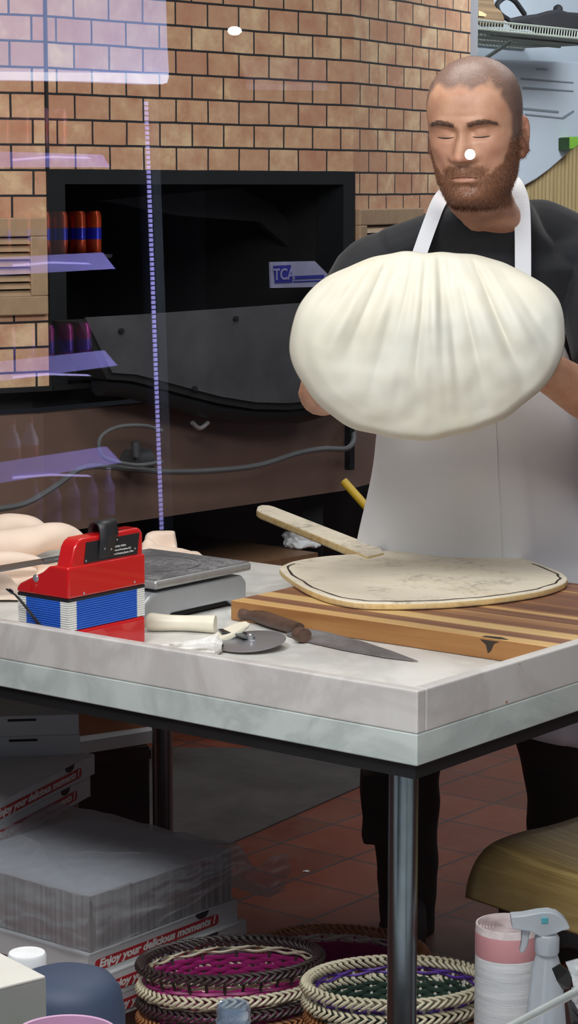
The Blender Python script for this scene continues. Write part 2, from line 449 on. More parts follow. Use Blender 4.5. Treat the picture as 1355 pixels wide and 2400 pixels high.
# louvred vents
def vent(A, dirv, n, L, z0, z1, slots):
    bm = BM()
    fw = .045; H = z1 - z0; q = .018
    def bar(a0, a1, h0, h1, t=q, m=0):
        p0 = A + dirv*a0 + Vector((0,0,z0+h0)); p1 = A + dirv*a1 + Vector((0,0,z0+h0))
        prism(bm, [p0 + n*t, p1 + n*t, p1 - n*.002, p0 - n*.002], (0,0,h1-h0))
    bar(0, L, 0, fw); bar(0, L, H - fw, H); bar(0, fw, fw, H-fw); bar(L-fw, L, fw, H-fw)
    o = obj('vent_panel', bm, M['vent_tan'], oven, smooth=False); bevel(o, .003)
    bm = BM(); p0 = A + dirv*fw + Vector((0,0,z0+fw)); p1 = A + dirv*(L-fw) + Vector((0,0,z0+fw))
    prism(bm, [p0 + n*.003, p1 + n*.003, p1 - n*.001, p0 - n*.001], (0,0,H-2*fw)); obj('vent_back', bm, M['black'], o, smooth=False)
    bm = BM(); st = (H - 2*fw) / slots
    for i in range(slots):
        h = z0 + fw + i*st
        for a0, a1 in ((fw, L-fw),):
            p0 = A + dirv*a0; p1 = A + dirv*a1
            prism(bm, [p0 + n*.016 + Vector((0,0,h)), p1 + n*.016 + Vector((0,0,h)), p1 + n*.004 + Vector((0,0,h+st*.8)), p0 + n*.004 + Vector((0,0,h+st*.8))], n*.002)
    obj('louvre', bm, M['vent_tan'], o, smooth=False)
zv0, zv1 = P(60, 738, 5.46).z, P(60, 510, 5.46).z
vent(Q1 - d0*.42, d0, N0, .41, zv0, zv1, 8)
vent(Q2 + d2*.012, d2, N2, .42, zv1 - .25, P(850, 490, 6.35).z, 8)
# maker's sign in the mouth
sg = [on1(u, v, .02) for u, v in ((634,614),(738,612),(768,642),(768,672),(636,675))]
bm = BM(); prism(bm, sg, -N1*.006); sign = obj('maker_sign', bm, simple('sign_white', (128,128,156), .5), oven, smooth=False, label='white sign with blue square and bevelled corner')
blue = simple('sign_blue', (34,36,120), .5)
bm = BM(); prism(bm, [on1(u, v, .022) for u, v in ((641,623),(682,621),(686,662),(645,664))], -N1*.001); obj('sign_square', bm, blue, sign, smooth=False)
bm = BM()
prism(bm, [on1(u, v, .022) for u, v in ((690,647),(760,644),(760,652),(690,655))], -N1*.001)
prism(bm, [on1(u, v, .022) for u, v in ((688,659),(762,656),(762,659),(688,662))], -N1*.001)
obj('sign_lines', bm, blue, sign, smooth=False)
bm = text_bm('TCA', .042, .0004, .0008)
bm.transform(frame(on1(641, 656, .0235), d1, Vector((0,0,1))))
obj('lettering', bm, simple('sign_letter', (120,120,160), .5), sign, smooth=False)
# cable slung under the oven
cab = smooth_path([on1(u, v, o_) for u, v, o_ in ((-20,1195,.05),(60,1180,.05),(130,1140,.05),(200,1095,.05),(300,1098,.05),(380,1105,.05),(480,1104,.05),(600,1092,.05),(700,1062,.05),(760,1052,.05),(810,1052,.05),(828,1035,.03),(828,1008,-.02))], 6)
bm = BM(); tube(bm, cab, .0075, 8); obj('gas_hose', bm, M['cable'], oven)
bm = BM(); tube(bm, smooth_path([on1(u, v, .08) for u, v in ((380,1010),(340,998),(280,1000),(240,1020),(232,1050),(250,1075),(320,1090),(380,1082))], 6), .005, 8); obj('cable_loop', bm, M['cable'], oven)
bm = BM(); tube(bm, [on1(318, 1035, .06), on1(320, 1070, .06)], .012, 12); tube(bm, [on1(300, 1080, .02), on1(345, 1078, .02)], .03, 14); obj('gas_valve', bm, M['dark_sheet'], oven)
bm = BM(); tube(bm, smooth_path([on1(u, v, .06) for u, v in ((450,990),(468,1004),(488,990))], 4), .006, 8); obj('bracket_hook', bm, M['screw'], oven)
# base: posts and dark back below
bm = BM(); prism(bm, [p + Vector((0,0,.0)) for p in [Qm - N0*.5, Q0 - N0*.5, Q1 - N1*.5, Q2 - N1*.5, Q3 - N2*.3, Q3 - N2*1.3, Qm + Vector((0,1.7,0))]], (0,0,ZP0 + .02))
obj('base', bm, M['black'], oven, smooth=False)
for q in (Q0 - N0*.15, Q1 + d1*.1 - N1*.12, Q2 - N1*.15, Q3 - N2*.15):
    bm = BM(); box(bm, q.x-.03, q.x+.03, q.y-.03, q.y+.03, 0, ZP0 + .1); obj('leg', bm, M['black_steel'], oven, smooth=False)
# ================================================================ marble table
table = thing('marble_table', 'white marble work table with raised rim on steel tube legs', 'table', (C0.x, C0.y, 0), TROT)
bm = BM(); box(bm, 0, TW, 0, TLEN, TZB, TZS - .001, mi=0)
slab = obj('slab', bm, [M['marble_slab']], table, TM, smooth=False); bevel(slab, .002)
bm = BM(); box(bm, .0222, TW, .0222, TLEN, TZS - .0008, TZS); obj('work_surface', bm, M['marble_top'], table, TM, smooth=False)
bm = BM(); box(bm, 0, .022, 0, TLEN, TZS - .001, TZR); r = obj('front_rim', bm, M['marble_rim'], table, TM, smooth=False); bevel(r, .003, 3)
bm = BM(); box(bm, .022, TW, 0, .022, TZS - .001, TZR); r = obj('side_rim', bm, M['marble_rim'], table, TM, smooth=False); bevel(r, .003, 3)
bm = BM()
for x0, x1, y0, y1 in ((.008, .05, .008, TLEN-.008), (TW-.05, TW-.008, .008, TLEN-.008), (.05, TW-.05, .008, .05), (.05, TW-.05, TLEN-.05, TLEN-.008)):
    box(bm, x0, x1, y0, y1, TZB - .022, TZB)
obj('steel_frame', bm, M['black_steel'], table, TM, smooth=False)
for x, y in ((.047, .057), (TW-.07, 1.35), (.06, 1.6), (TW-.06, .06)):
    bm = BM(); lathe(bm, [(0, TZB-.022), (.0225, TZB-.022), (.0225, .03), (.027, .028), (.027, 0), (0, 0)], 28, (x, y, 0))
    obj('leg', bm, M['stainless'], table, TM)
for u, v, rr in ((1187,1645,.0022),(1218,1556,.0014)):
    bm = BM(); p = PP(u, v, TM @ Vector((.3, 0, 0)), (TM.to_3x3() @ Vector((0,-1,0)))); bmesh.ops.create_icosphere(bm, subdivisions=2, radius=rr, matrix=Matrix.Translation(p))
    obj('rust_spot', bm, simple('rust', (140,92,52), .8), table)
# ================================================================ wood materials
def wood_mat(name, stops, axis, along=1.2, across=26, rough=.5, bump=.12, coordn='Object', dirt=None, rot=0.0):
    t = NT(name); v = t.coord(coordn, (1,1,1), (0,0,rot))
    mp = t.n('ShaderNodeMapping'); sc = [across]*3; sc[axis] = along; mp.inputs['Scale'].default_value = sc; t.l(v, mp.inputs['Vector'])
    n1 = t.noise(mp.outputs[0], 1.0, 5, .6, .4); n2 = t.noise(mp.outputs[0], 6.0, 4, .6)
    c = t.ramp(n1, stops)
    c = t.mix(t.math('MULTIPLY', n2, .35), c, t.mix(.5, c, (.05,.03,.02,1)))
    if dirt:
        n3 = t.noise(v, dirt[1], 6, .7); n4 = t.noise(v, 70, 4, .8)
        k = t.math('MULTIPLY', t.ramp(n3, [(.5, GREY0), (.72, GREY1)]), t.ramp(n4, [(.42, GREY0), (.6, GREY1)]))
        c = t.mix(t.math('MULTIPLY', k, dirt[2]), c, lin(dirt[0]))
    t.set(Base_Color=c, Roughness=rough); t.bump(n2, bump, .001); return t.m
def stripe_board_mat():
    """face-grain block glued from strips running along y"""
    t = NT('striped_butcher_block'); v = t.coord('Object')
    sx = t.n('ShaderNodeSeparateXYZ'); t.l(v, sx.inputs[0])
    mp = t.n('ShaderNodeMapping'); mp.inputs['Scale'].default_value = (22, 1.0, 22); t.l(v, mp.inputs['Vector'])
    n1 = t.noise(mp.outputs[0], 1.2, 5, .6)
    wob = t.math('MULTIPLY_ADD', t.noise(v, 3, 2), .012)
    xx = t.math('ADD', sx.outputs['X'], wob)
    wn = t.n('ShaderNodeTexWhiteNoise', noise_dimensions='1D'); t.l(t.math('FLOOR', t.math('MULTIPLY', xx, 26.0)), wn.inputs['W'])
    wn2 = t.n('ShaderNodeTexWhiteNoise', noise_dimensions='1D'); t.l(t.math('FLOOR', t.math('MULTIPLY', xx, 61.0)), wn2.inputs['W'])
    m = t.math('ADD', t.math('MULTIPLY', wn.outputs['Value'], .6), t.math('MULTIPLY', wn2.outputs['Value'], .4))
    m = t.math('ADD', m, t.math('MULTIPLY', t.math('SUBTRACT', n1, .5), .5))
    c = t.ramp(m, [(.1, lin((112,76,58))), (.35, lin((134,92,68))), (.55, lin((150,104,74))), (.68, lin((200,160,104))), (.85, lin((220,186,128)))])
    t.set(Base_Color=c, Roughness=.5); t.bump(n1, .06); return t.m
M['board_side'] = wood_mat('board_side', [(.2, lin((132,88,48))), (.5, lin((168,118,68))), (.8, lin((188,140,88)))], 1, 1.5, 40)
M['board_top'] = stripe_board_mat()
M['peel'] = wood_mat('peel_wood', [(.2, lin((236,224,196))), (.5, lin((246,238,218))), (.8, lin((238,224,194)))], 0, 2, 26, .6, .12, dirt=((96,82,60), 9, .75), rot=.55)
M['peel_edge'] = wood_mat('peel_edge', [(.2, lin((214,176,112))), (.5, lin((232,206,150))), (.8, lin((196,150,88)))], 2, 40, 30, .6)
M['char'] = simple('char_line', (52,42,34), .8)
# ================================================================ chopping board
BT = .037
bx0, bx1, by0, by1 = .502, 1.05, .04, .772
board = thing('chopping_board', 'thick striped walnut and maple chopping board under the pizza peel', 'chopping board', TM @ Vector((bx0, by0, TZS)), TROT)
bm = BM(); box(bm, bx0, bx1, by0, by1, TZS + .0005, TZS + BT)
for f in bm.faces:
    if f.calc_center_median().z > TZS + BT - .001: f.material_index = 1
o = obj('board_block', bm, [M['board_side'], M['board_top']], board, TM, smooth=False); bevel(o, .0025, 2)
bm = BM(); q = TMI @ P(1172, 1497, 3.74); q = Vector((bx0, q.y, TZS + BT))
pts = [(0,0),(.012,-.002),(.02,-.012),(.012,-.02),(-.004,-.012),(-.02,-.004)]
ring = [Vector((bx0 - .0006, q.y + a, TZS + BT - .004 + b)) for a, b in ((-.016,.0),(-.006,-.004),(.0,-.017),(.006,-.022),(.01,-.008),(.022,.0))]
prism(bm, ring, (-.0004, 0, 0)); ring = [Vector((bx0 + b, q.y + a, TZS + BT + .0004)) for a, b in ((-.03,.006),(-.016,.0015),(.02,.0015),(.018,.010),(-.01,.016))]
prism(bm, ring, (0, 0, .0004)); obj('knot', bm, M['char'], board, TM, smooth=False, label='dark scorched knot')
# ================================================================ peel lying on the board
zp = TZS + BT + .0015
ol = [(655,1332),(672,1320),(700,1312),(760,1303),(815,1299),(845,1297),(880,1291),(1000,1290),(1130,1289),(1165,1291),(1215,1305),(1262,1320),(1310,1338),(1328,1350),(1330,1358),(1318,1368),(1275,1382),(1200,1395),(1110,1405),(1000,1412),(900,1413),(830,1410),(770,1398),(718,1378),(680,1355)]
top = [PZ(u, v, zp + .013) for u, v in ol]
peel = thing('pizza_peel', 'worn pale wooden pizza peel with short handle lying on the chopping board', 'pizza peel', (sum(top, Vector()) / len(top)) * 1.0, 0)
peel.location.z = zp; peel.matrix_basis = Matrix.Translation(peel.location)
bm = BM(); sm = smooth_path(top, 3, True)
prism(bm, sm, (0, 0, -.013)); bm.normal_update()
for f in bm.faces:
    if abs(f.normal.z) < .5: f.material_index = 1
o = obj('blade', bm, [M['peel'], M['peel_edge']], peel, smooth=False); bevel(o, .004, 3, 50)
cen = sum(sm, Vector()) / len(sm)
near = [p for p in sm if (TMI @ p).x < (TMI @ cen).x + .05]
bm = BM()
ins = smooth_path([cen + (PZ(u, v, zp + .0133) - cen) * .945 for u, v in [(1262,1320),(1310,1338),(1328,1350),(1330,1358),(1318,1368),(1275,1382),(1200,1395),(1110,1405),(1000,1412),(900,1413),(830,1410),(770,1398),(718,1378),(680,1355),(655,1332),(672,1320)]], 3)
wv = [Vector((math.sin(i*1.7)*.002, math.cos(i*2.3)*.002, 0)) for i in range(len(ins))]
tube(bm, [p + d for p, d in zip(ins, wv)], [.0016 + .001*abs(math.sin(i*.9)) for i in range(len(ins))], 6, squash=.25)
obj('scorched_line', bm, M['char'], peel, label='dark burnt line along the front edge')
h0 = [PZ(u, v, zp + .013) for u, v in ((838,1299),(607,1204),(601,1199),(603,1192),(612,1189),(634,1190),(645,1193),(895,1291),(900,1300),(860,1310))]
bm = BM(); prism(bm, h0, (0, 0, -.019))
bmesh.ops.translate(bm, verts=bm.verts, vec=(0, 0, .006)); bm.normal_update()
for f in bm.faces:
    if abs(f.normal.z) < .5: f.material_index = 1
o = obj('handle', bm, [M['peel'], M['peel_edge']], peel, smooth=False); bevel(o, .005, 3, 50)
# ================================================================ knife
M['knife_wood'] = wood_mat('knife_handle_wood', [(.2, lin((62,44,38))), (.5, lin((88,66,56))), (.8, lin((112,88,76)))], 0, 12, 60, .5, .4, rot=.3)
M['old_steel'] = simple('worn_blade_steel', (136,135,138), .42, .5, .22, 40, .1, 300)
def tz(u, v, h=0.0): return PZ(u, v, TZS + h)
kA, kB, kT = tz(566, 1450), tz(712, 1492), tz(980, 1552)
kd = (kB - kA).normalized(); kd.z = 0
knife = thing('kitchen_knife', "old chef's knife with dark wooden handle beside the chopping board", 'knife', (kB.x, kB.y, TZS), 0)
bm = BM(); n = Vector((-kd.y, kd.x, 0))
hp = smooth_path([tz(560,1449,.006), tz(600,1452,.006), tz(640,1466,.006), tz(700,1484,.006)], 4)
rr = [.013 + .003*math.sin(math.pi*i/(len(hp)-1)) - (.004 if i == 0 else 0) for i in range(len(hp))]
tube(bm, [p + Vector((0,0,.008)) for p in hp], rr, 12, squash=.8, up=(0,0,1))
o = obj('handle', bm, M['knife_wood'], knife)
bm = BM(); a = tz(700,1486,.014); tube(bm, [a, a + kd*.018], .0155, 12, squash=.8, up=(0,0,1)); obj('bolster', bm, M['knife_wood'], knife)
bl = [tz(668,1487,.003), tz(720,1475,.016), tz(770,1484,.014), tz(850,1505,.010), tz(920,1528,.006), tz(980,1551,.002), tz(900,1541,.002), tz(800,1523,.002), tz(720,1505,.002), tz(690,1496,.002)]
bm = BM(); prism(bm, bl, (0, 0, .0016)); o = obj('blade', bm, M['old_steel'], knife, smooth=False)
# ================================================================ pizza cutter
M['cream_plastic'] = simple('cream_plastic', (232,226,206), .4, 0, .06, 8, .05)
M['spun_steel'] = simple('spun_steel', (150,151,156), .32, .55, .06, 30)
cc = tz(583, 1506); cutter = thing('pizza_cutter', 'pizza cutter with cream plastic handle and steel wheel lying on marble', 'pizza cutter', (cc.x, cc.y, TZS), 0)
wr = (tz(665, 1500) - tz(505, 1508)).length / 2
wc = tz(588, 1503, .012); tilt = Matrix.Translation(wc) @ Matrix.Rotation(math.radians(6), 4, 'X') @ Matrix.Rotation(math.radians(-5), 4, 'Y')
bm = BM(); lathe(bm, [(0,.0022),(wr*.3,.0022),(wr*.97,.0006),(wr,0),(wr*.97,-.0006),(wr*.3,-.0016),(0,-.0016)], 56, M=tilt); obj('wheel', bm, M['spun_steel'], cutter)
bm = BM(); lathe(bm, [(0,.014),(.0045,.014),(.006,.012),(.006,.004),(.010,.003),(.010,0),(0,0)], 8, M=tilt); obj('axle_nut', bm, M['screw'], cutter)
e0 = tz(518, 1480, .016)
bm = BM(); pa = [tz(512,1478,.022), tz(545,1476,.022), tz(570,1482,.020), wc + Vector((-.002,.006,.006)), wc + Vector((.008,-.004,.005)), wc + Vector((-.012,-.006,.006)), tz(548,1487,.02), tz(520,1486,.02)]
prism(bm, pa, (0, 0, .003)); obj('fork', bm, M['stainless'], cutter, smooth=False)
hp = smooth_path([tz(347,1478,.0), tz(375,1480,.0), tz(430,1481,.0), tz(480,1483,.0), tz(505,1484,.0)], 5)
rr = [.0125, .0155, .0165, .0165, .0160, .0155, .0150, .0145, .0140, .0138, .0138, .0140, .0143, .0147, .0150, .0153, .0157, .016, .016, .016, .0155]
bm = BM(); tube(bm, [p + Vector((0,0,.0165)) for p in hp], (rr + [.0155]*40)[:len(hp)], 16); o = obj('handle', bm, M['cream_plastic'], cutter)
bm = BM(); g0 = tz(540, 1478, .018); hd = (tz(505,1484) - tz(430,1481)).normalized()
gm = frame(tz(505,1484,.0165) , Vector((.62,.76,.08)), Vector((0,0,1)))
lathe(bm, [(0,-.004),(.02,-.004),(.0215,0),(.02,.004),(0,.004)], 24, (0,0,0), 1.85, .82)
bm.transform(frame(tz(536,1484,.020), Vector((.9,.1,.42)), Vector((-.1,1,.30)))); obj('finger_guard', bm, M['cream_plastic'], cutter)
# ================================================================ floury bundle (small pastry whisk head) beside the cutter
def wad_fn(i, j):
    t = i; a = 2*math.pi*j
    A, B = tz(352,1520,.004), tz(522,1520,.010); p = A.lerp(B, t)
    r = .004 + .016 * (t**1.3) * (1 if t < .93 else max(.15, (1-t)/.07))
    d = (B - A).normalized(); s = Vector((-d.y, d.x, 0)); nz = noise.noise(Vector((a*2.5, t*3, 0))) * .35 + noise.noise(Vector((a*9, t*2, 5))) * .22
    r *= 1 + nz
    return p + s * math.cos(a) * r * 1.15 + Vector((0,0,1)) * (max(-.8, math.sin(a)) * r + .002)
bm = BM(); grid(bm, wad_fn, 26, 40, cv=True)
p0 = tz(440, 1515)
t = NT('floury_fibre'); v = t.coord('Object'); n1 = t.noise(v, 60, 6, .7); n2 = t.noise(v, 14, 4)
t.set(Base_Color=t.mix(t.ramp(n2, [(.4, GREY0), (.65, GREY1)]), t.ramp(n1, [(.35, lin((150,142,130))), (.6, lin((222,220,214)))]), lin((236,236,232))), Roughness=.9); t.bump(n1, .6, .003)
tag(obj('floury_cloth_scrap', bm, t.m, None, None, True, (p0.x, p0.y, TZS)), 'crumpled off-white floury scrap in front of the pizza cutter handle', 'cloth scrap')
# ================================================================ toy accordion
K1 = TMI @ tz(339, 1508); ax0, ax1 = K1.x - .192, K1.x; ay0 = K1.y - .004; ay1 = ay0 + .122
def hz(v, Y=3.853): return (1508 - v) / F * Y * 1.01
M['red'] = simple('red_lacquer', (196,22,26), .22, 0, .05, 6, coat=.5)
M['blue_card'] = simple('blue_bellows', (40,96,196), .55, 0, .06); M['white_card'] = simple('white_bellows', (226,226,222), .55, 0, .05)
M['leatherette'] = simple('black_leatherette', (28,28,32), .45, 0, .2, 40, .2, 500); M['black_plate'] = simple('black_plate', (30,30,36), .35)
acc = thing('toy_accordion', 'small red toy accordion with blue and white bellows on the marble table', 'accordion', TM @ Vector(((ax0+ax1)/2, (ay0+ay1)/2, TZS)), TROT)
AM = TM @ Matrix.Translation((ax0, ay0, TZS)); L_, D_ = ax1 - ax0, ay1 - ay0
def rbox(name, x0, x1, y0, y1, z0, z1, m, r=.006, par=None, seg=4, lab=None):
    bm = BM(); box(bm, x0, x1, y0, y1, z0, z1); o = obj(name, bm, m, par or acc, AM, smooth=True, label=lab); bevel(o, r, seg, 30); return o
zb0, zb1, zt1 = hz(1440), hz(1372), hz(1292)
rbox('bottom_case', 0, L_, 0, D_, 0, zb0, M['red'])
# bellows: pleated, white corner bands and blue faces
bm = BM(); npl = 13
bw = .021
for i in range(npl):
    z0 = zb0 + (zb1 - zb0) * i / npl; z1 = zb0 + (zb1 - zb0) * (i + 1) / npl; zm = (z0 + z1) / 2
    def ringpts(z, off):
        x0, x1, y0, y1 = -off + .002, L_ + off - .002, -off + .002, D_ + off - .002
        return [(x0,y0),(bw,y0),(L_-bw,y0),(x1,y0),(x1,bw),(x1,D_-bw),(x1,y1),(L_-bw,y1),(bw,y1),(x0,y1),(x0,D_-bw),(x0,bw)], z
    rs = [[bm.verts.new((x, y, z)) for x, y in ringpts(z, o_)[0]] for z, o_ in ((z0, -.0010), (z0 + (z1-z0)*.3, .0007), (z1 - (z1-z0)*.3, .0007), (z1, -.0010))]
    for a, b in zip(rs, rs[1:]):
        for k in range(12):
            f = bm.faces.new([a[k], a[(k+1) % 12], b[(k+1) % 12], b[k]]); f.material_index = 1 if k in (1, 4, 7, 10) else 0
obj('bellows', bm, [M['white_card'], M['blue_card']], acc, AM, smooth=False, label='pleated bellows in blue and white bands')
rbox('gasket', .001, L_-.001, .001, D_-.001, zb1 - .0005, zb1 + .005, M['black_plate'], .001)
# top case: tall at the front, dropping towards the back
zl = hz(1340, 3.775)
bm = BM(); yl = .034
prof = [(0, zb1+.005), (D_, zb1+.005), (D_, zl-.008), (D_-.008, zl), (.06, zt1-.013), (.045, zt1-.002), (.034, zt1), (0, zt1)]
prism(bm, [Vector((0, y, z)) for y, z in prof], (L_, 0, 0)); tc = obj('top_case', bm, M['red'], acc, AM); bevel(tc, .005, 4, 30)
# raised fin with black plate
zf = hz(1228)
bm = BM()
xf0, xf1 = .006, L_ - .004
prof = [(xf0, zt1-.01), (xf1, zt1-.01), (xf1, zf-.012), (xf1-.004, zf-.004), (xf1-.012, zf), (xf0+.030, zf-.002), (xf0+.020, zf-.007), (xf0+.013, zf-.016)]
prism(bm, [Vector((x, .002, z)) for x, z in prof], (0, .034, 0)); fin = obj('grip_fin', bm, M['red'], acc, AM); bevel(fin, .004, 4, 30)
bm = BM(); prof = [(xf0+.034, zt1+.002), (xf1-.016, zt1+.002), (xf1-.010, zf-.009), (xf0+.040, zf-.010)]
prism(bm, [Vector((x, .0025, z)) for x, z in prof], (0, -.0015, 0)); plate = obj('back_plate', bm, M['black_plate'], acc, AM, smooth=False)
bm = BM(); tube(bm, [Vector((.02, .05, zt1-.006)), Vector((.02, D_-.02, zl+.004))], .004, 6)
for i in range(7): box(bm, .02 + i*.022, .04 + i*.022, .045, D_ - .012, zl - .004, zl + .006)
obj('keys', bm, M['white_card'], acc, AM, smooth=False)
# thumb strap over the fin
bm = BM(); s0 = .074; sw = .044
pth = [Vector((0, .0012, zt1+.006)), Vector((0, -.0015, zt1+.028)), Vector((0, -.001, zf-.004)), Vector((0, .004, zf+.014)), Vector((0, .016, zf+.018)), Vector((0, .028, zf+.012)), Vector((0, .034, zf-.004))]
pth = smooth_path(pth, 5); lo = []
for i, p in enumerate(pth):
    t_ = i/(len(pth)-1); off = .010*t_ ; lo.append([p + Vector((s0 + off, 0, 0)), p + Vector((s0 + sw + off - (.006 if t_ < .3 else 0), 0, .006*t_))])
g = [[bm.verts.new(q) for q in r] for r in lo]
for a, b in zip(g, g[1:]): bm.faces.new([a[0], a[1], b[1], b[0]])
o = obj('thumb_strap', bm, M['leatherette'], acc, AM); solidify(o, .0024, 0)
def screw(x, y, z, r, nrm, par=None, name='screw'):
    bm = BM(); m = frame((x, y, z), (1,0,0) if abs(nrm[0]) < .5 else (0,1,0), Vector(nrm).cross(Vector((1,0,0) if abs(nrm[0]) < .5 else (0,1,0))))
    lathe(bm, [(0, r*.45), (r*.25, r*.42), (r*.7, r*.25), (r, 0), (r, -.001)], 14); bm.transform(m); obj(name, bm, M['screw'], par or acc, AM)
for x, z, y in ((xf0+.039, zt1+.006, .001), (s0+.014, zt1+.022, -.002), (s0+.030, zt1+.019, -.002), (L_-.070, zf-.014, .001), (xf1-.021, zt1+.012, .001)): screw(x, y, z, .0019, (0,-1,0), plate)
screw(L_-.028, -.0002, zb1 + .013, .0022, (0,-1,0)); screw(.038, -.0002, zb1 + .011, .0022, (0,-1,0))
screw(-.0002, D_*.62, (zb1+zt1)/2 + .004, .0068, (-1,0,0), name='strap_stud')
ty = zf - .030
for i, s in enumerate(('REF. 202302, WZAA', 'Woodstock Percussion, LLC', 'Made in Danyang, Jiangsu, China')):
    bm = text_bm(s, .0043, .0001, .00008); bm.transform(Matrix.Translation((L_-.086, .0006, ty + .003 - i*.0062)) @ Matrix.Rotation(math.pi/2, 4, 'X'))
    obj('lettering', bm, M['white_card'], plate, AM, smooth=False)
# side straps
def strap(pts, wvec, par, name='side_strap'):
    bm = BM(); wv = Vector(wvec); pp = smooth_path(pts, 5); g = [[bm.verts.new(p - wv), bm.verts.new(p + wv)] for p in pp]
    for a, b in zip(g, g[1:]): bm.faces.new([a[0], a[1], b[1], b[0]])
    o = obj(name, bm, M['leatherette'], par, AM); solidify(o, .0025, 0); return o
st = strap([Vector((-.030, D_-.012, zb1+.012)), Vector((-.021, D_-.02, zb1+.004)), Vector((-.010, D_*.62, zb0+.022)), Vector((-.004, D_*.5, zb0+.0)), Vector((-.003, D_*.42, .012))], (0, .0065, .003), acc)
bm = BM(); m = frame((-.029, D_-.016, zb1+.012), (0,1,0), (-.5,0,.9)); lathe(bm, [(0,.003),(.003,.0027),(.0052,.0012),(.0052,0)], 14); bm.transform(m); obj('snap', bm, M['screw'], st, AM)
st = strap([Vector((L_+.001, D_*.5, zb1+.005)), Vector((L_+.012, D_*.48, zb1+.014)), Vector((L_+.026, D_*.45, zb1+.024)), Vector((L_+.034, D_*.45, zb1+.026))], (0, .0075, 0), acc)
bm = BM(); lathe(bm, [(0,.003),(.003,.0027),(.0052,.0012),(.0052,0)], 14); bm.transform(frame((L_+.029, D_*.45, zb1+.0275), (1,0,.2), (0,1,0))); obj('snap', bm, M['screw'], st, AM)
# ================================================================ digital scale
S1 = TMI @ tz(577, 1416)
sx1, sy0 = S1.x, S1.y - .002; sx0 = sx1 - .33; sy1 = sy0 + .245
scl = thing('kitchen_scale', 'silver digital scale with dark floury weighing plate behind the accordion', 'scale', TM @ Vector(((sx0+sx1)/2, (sy0+sy1)/2, TZS)), TROT)
SM = TM @ Matrix.Translation((sx0, sy0, TZS)); SL = sx1 - sx0; SD = sy1 - sy0
M['scale_grey'] = simple('scale_silver_plastic', (176,180,184), .4, .25, .05, 10)
M['platter'] = None
t = NT('floury_platter'); v = t.coord('Object'); n1 = t.noise(v, 90, 5, .75); n2 = t.noise(v, 9, 5, .6)
t.set(Base_Color=t.mix(t.math('MULTIPLY', t.ramp(n2, [(.35, GREY0), (.7, GREY1)]), t.ramp(n1, [(.4, GREY0), (.62, GREY1)])), lin((78,78,82)), lin((158,158,160))), Roughness=.75, Metallic=.0); t.bump(n1, .2); M['platter'] = t.m
SH = .058
bm = BM(); prof = [(0, .0), (0, .018), (.055, SH-.006), (.068, SH), (SL-.012, SH), (SL, SH-.014), (SL, .0), (SL-.03, .0), (SL-.05, .014), (.115, .014), (.095, 0)]
prism(bm, [Vector((x, 0, z)) for x, z in prof], (0, SD, 0)); o = obj('scale_body', bm, M['scale_grey'], scl, SM); bevel(o, .006, 3, 30)
bm = BM(); box(bm, .1, SL-.035, .012, SD-.012, .004, .013); obj('underside', bm, M['black'], scl, SM, smooth=False)
for x, y in ((.02,.02),(SL-.015,.02),(.02,SD-.02),(SL-.015,SD-.02)):
    bm = BM(); lathe(bm, [(0,0),(.008,0),(.008,.004),(0,.004)], 14, (x, y, 0)); obj('foot', bm, M['black'], scl, SM)
bm = BM(); nrm = Vector((-(SH-.024), 0, .055)).normalized(); d = Vector((.055, 0, SH-.024)).normalized()
o_ = Vector((.004, .02, .0205)) + nrm*.0006
prism(bm, [o_, o_ + d*.05, o_ + d*.05 + Vector((0,SD*.8,0)), o_ + Vector((0,SD*.8,0))], nrm*.001); kp = obj('keypad', bm, M['black_plate'], scl, SM, smooth=False)
bm = BM(); o_ = o_ + nrm*.0012 + d*.034 + Vector((0,.008,0)); prism(bm, [o_, o_ + d*.012, o_ + d*.012 + Vector((0,.025,0)), o_ + Vector((0,.025,0))], nrm*.0008); obj('orange_button', bm, simple('orange_button', (228,110,40), .4), kp, SM, smooth=False)
bm = BM(); o_ = o_ - d*.024; prism(bm, [o_, o_ + d*.014, o_ + d*.014 + Vector((0,.03,0)), o_ + Vector((0,.03,0))], nrm*.0008); obj('blue_button', bm, simple('blue_button', (70,80,190), .4), kp, SM, smooth=False)
M['plate_steel'] = simple('brushed_plate_steel', (170,170,170), .42, .6, .1, 30)
bm = BM(); box(bm, .062, SL+.006, -.008, SD+.008, SH+.007, SH+.024); pt = obj('weighing_plate', bm, [M['plate_steel']], scl, SM); bevel(pt, .006, 3, 30)
bm = BM(); box(bm, .066, SL+.002, -.004, SD+.004, SH+.0235, SH+.0246); obj('plate_mat', bm, M['platter'], pt, SM, smooth=False)
bm = BM(); lathe(bm, [(.092,0),(.092,.0012),(.088,.0012),(.088,0)], 48, (.062 + (SL-.056)/2, SD/2, SH+.0246)); obj('plate_ring', bm, M['platter'], pt, SM)
bm = BM(); lathe(bm, [(.03,0),(.03,.012),(0,.012)], 20, (SL*.6, SD/2, SH-.002)); obj('plate_post', bm, M['black'], scl, SM)
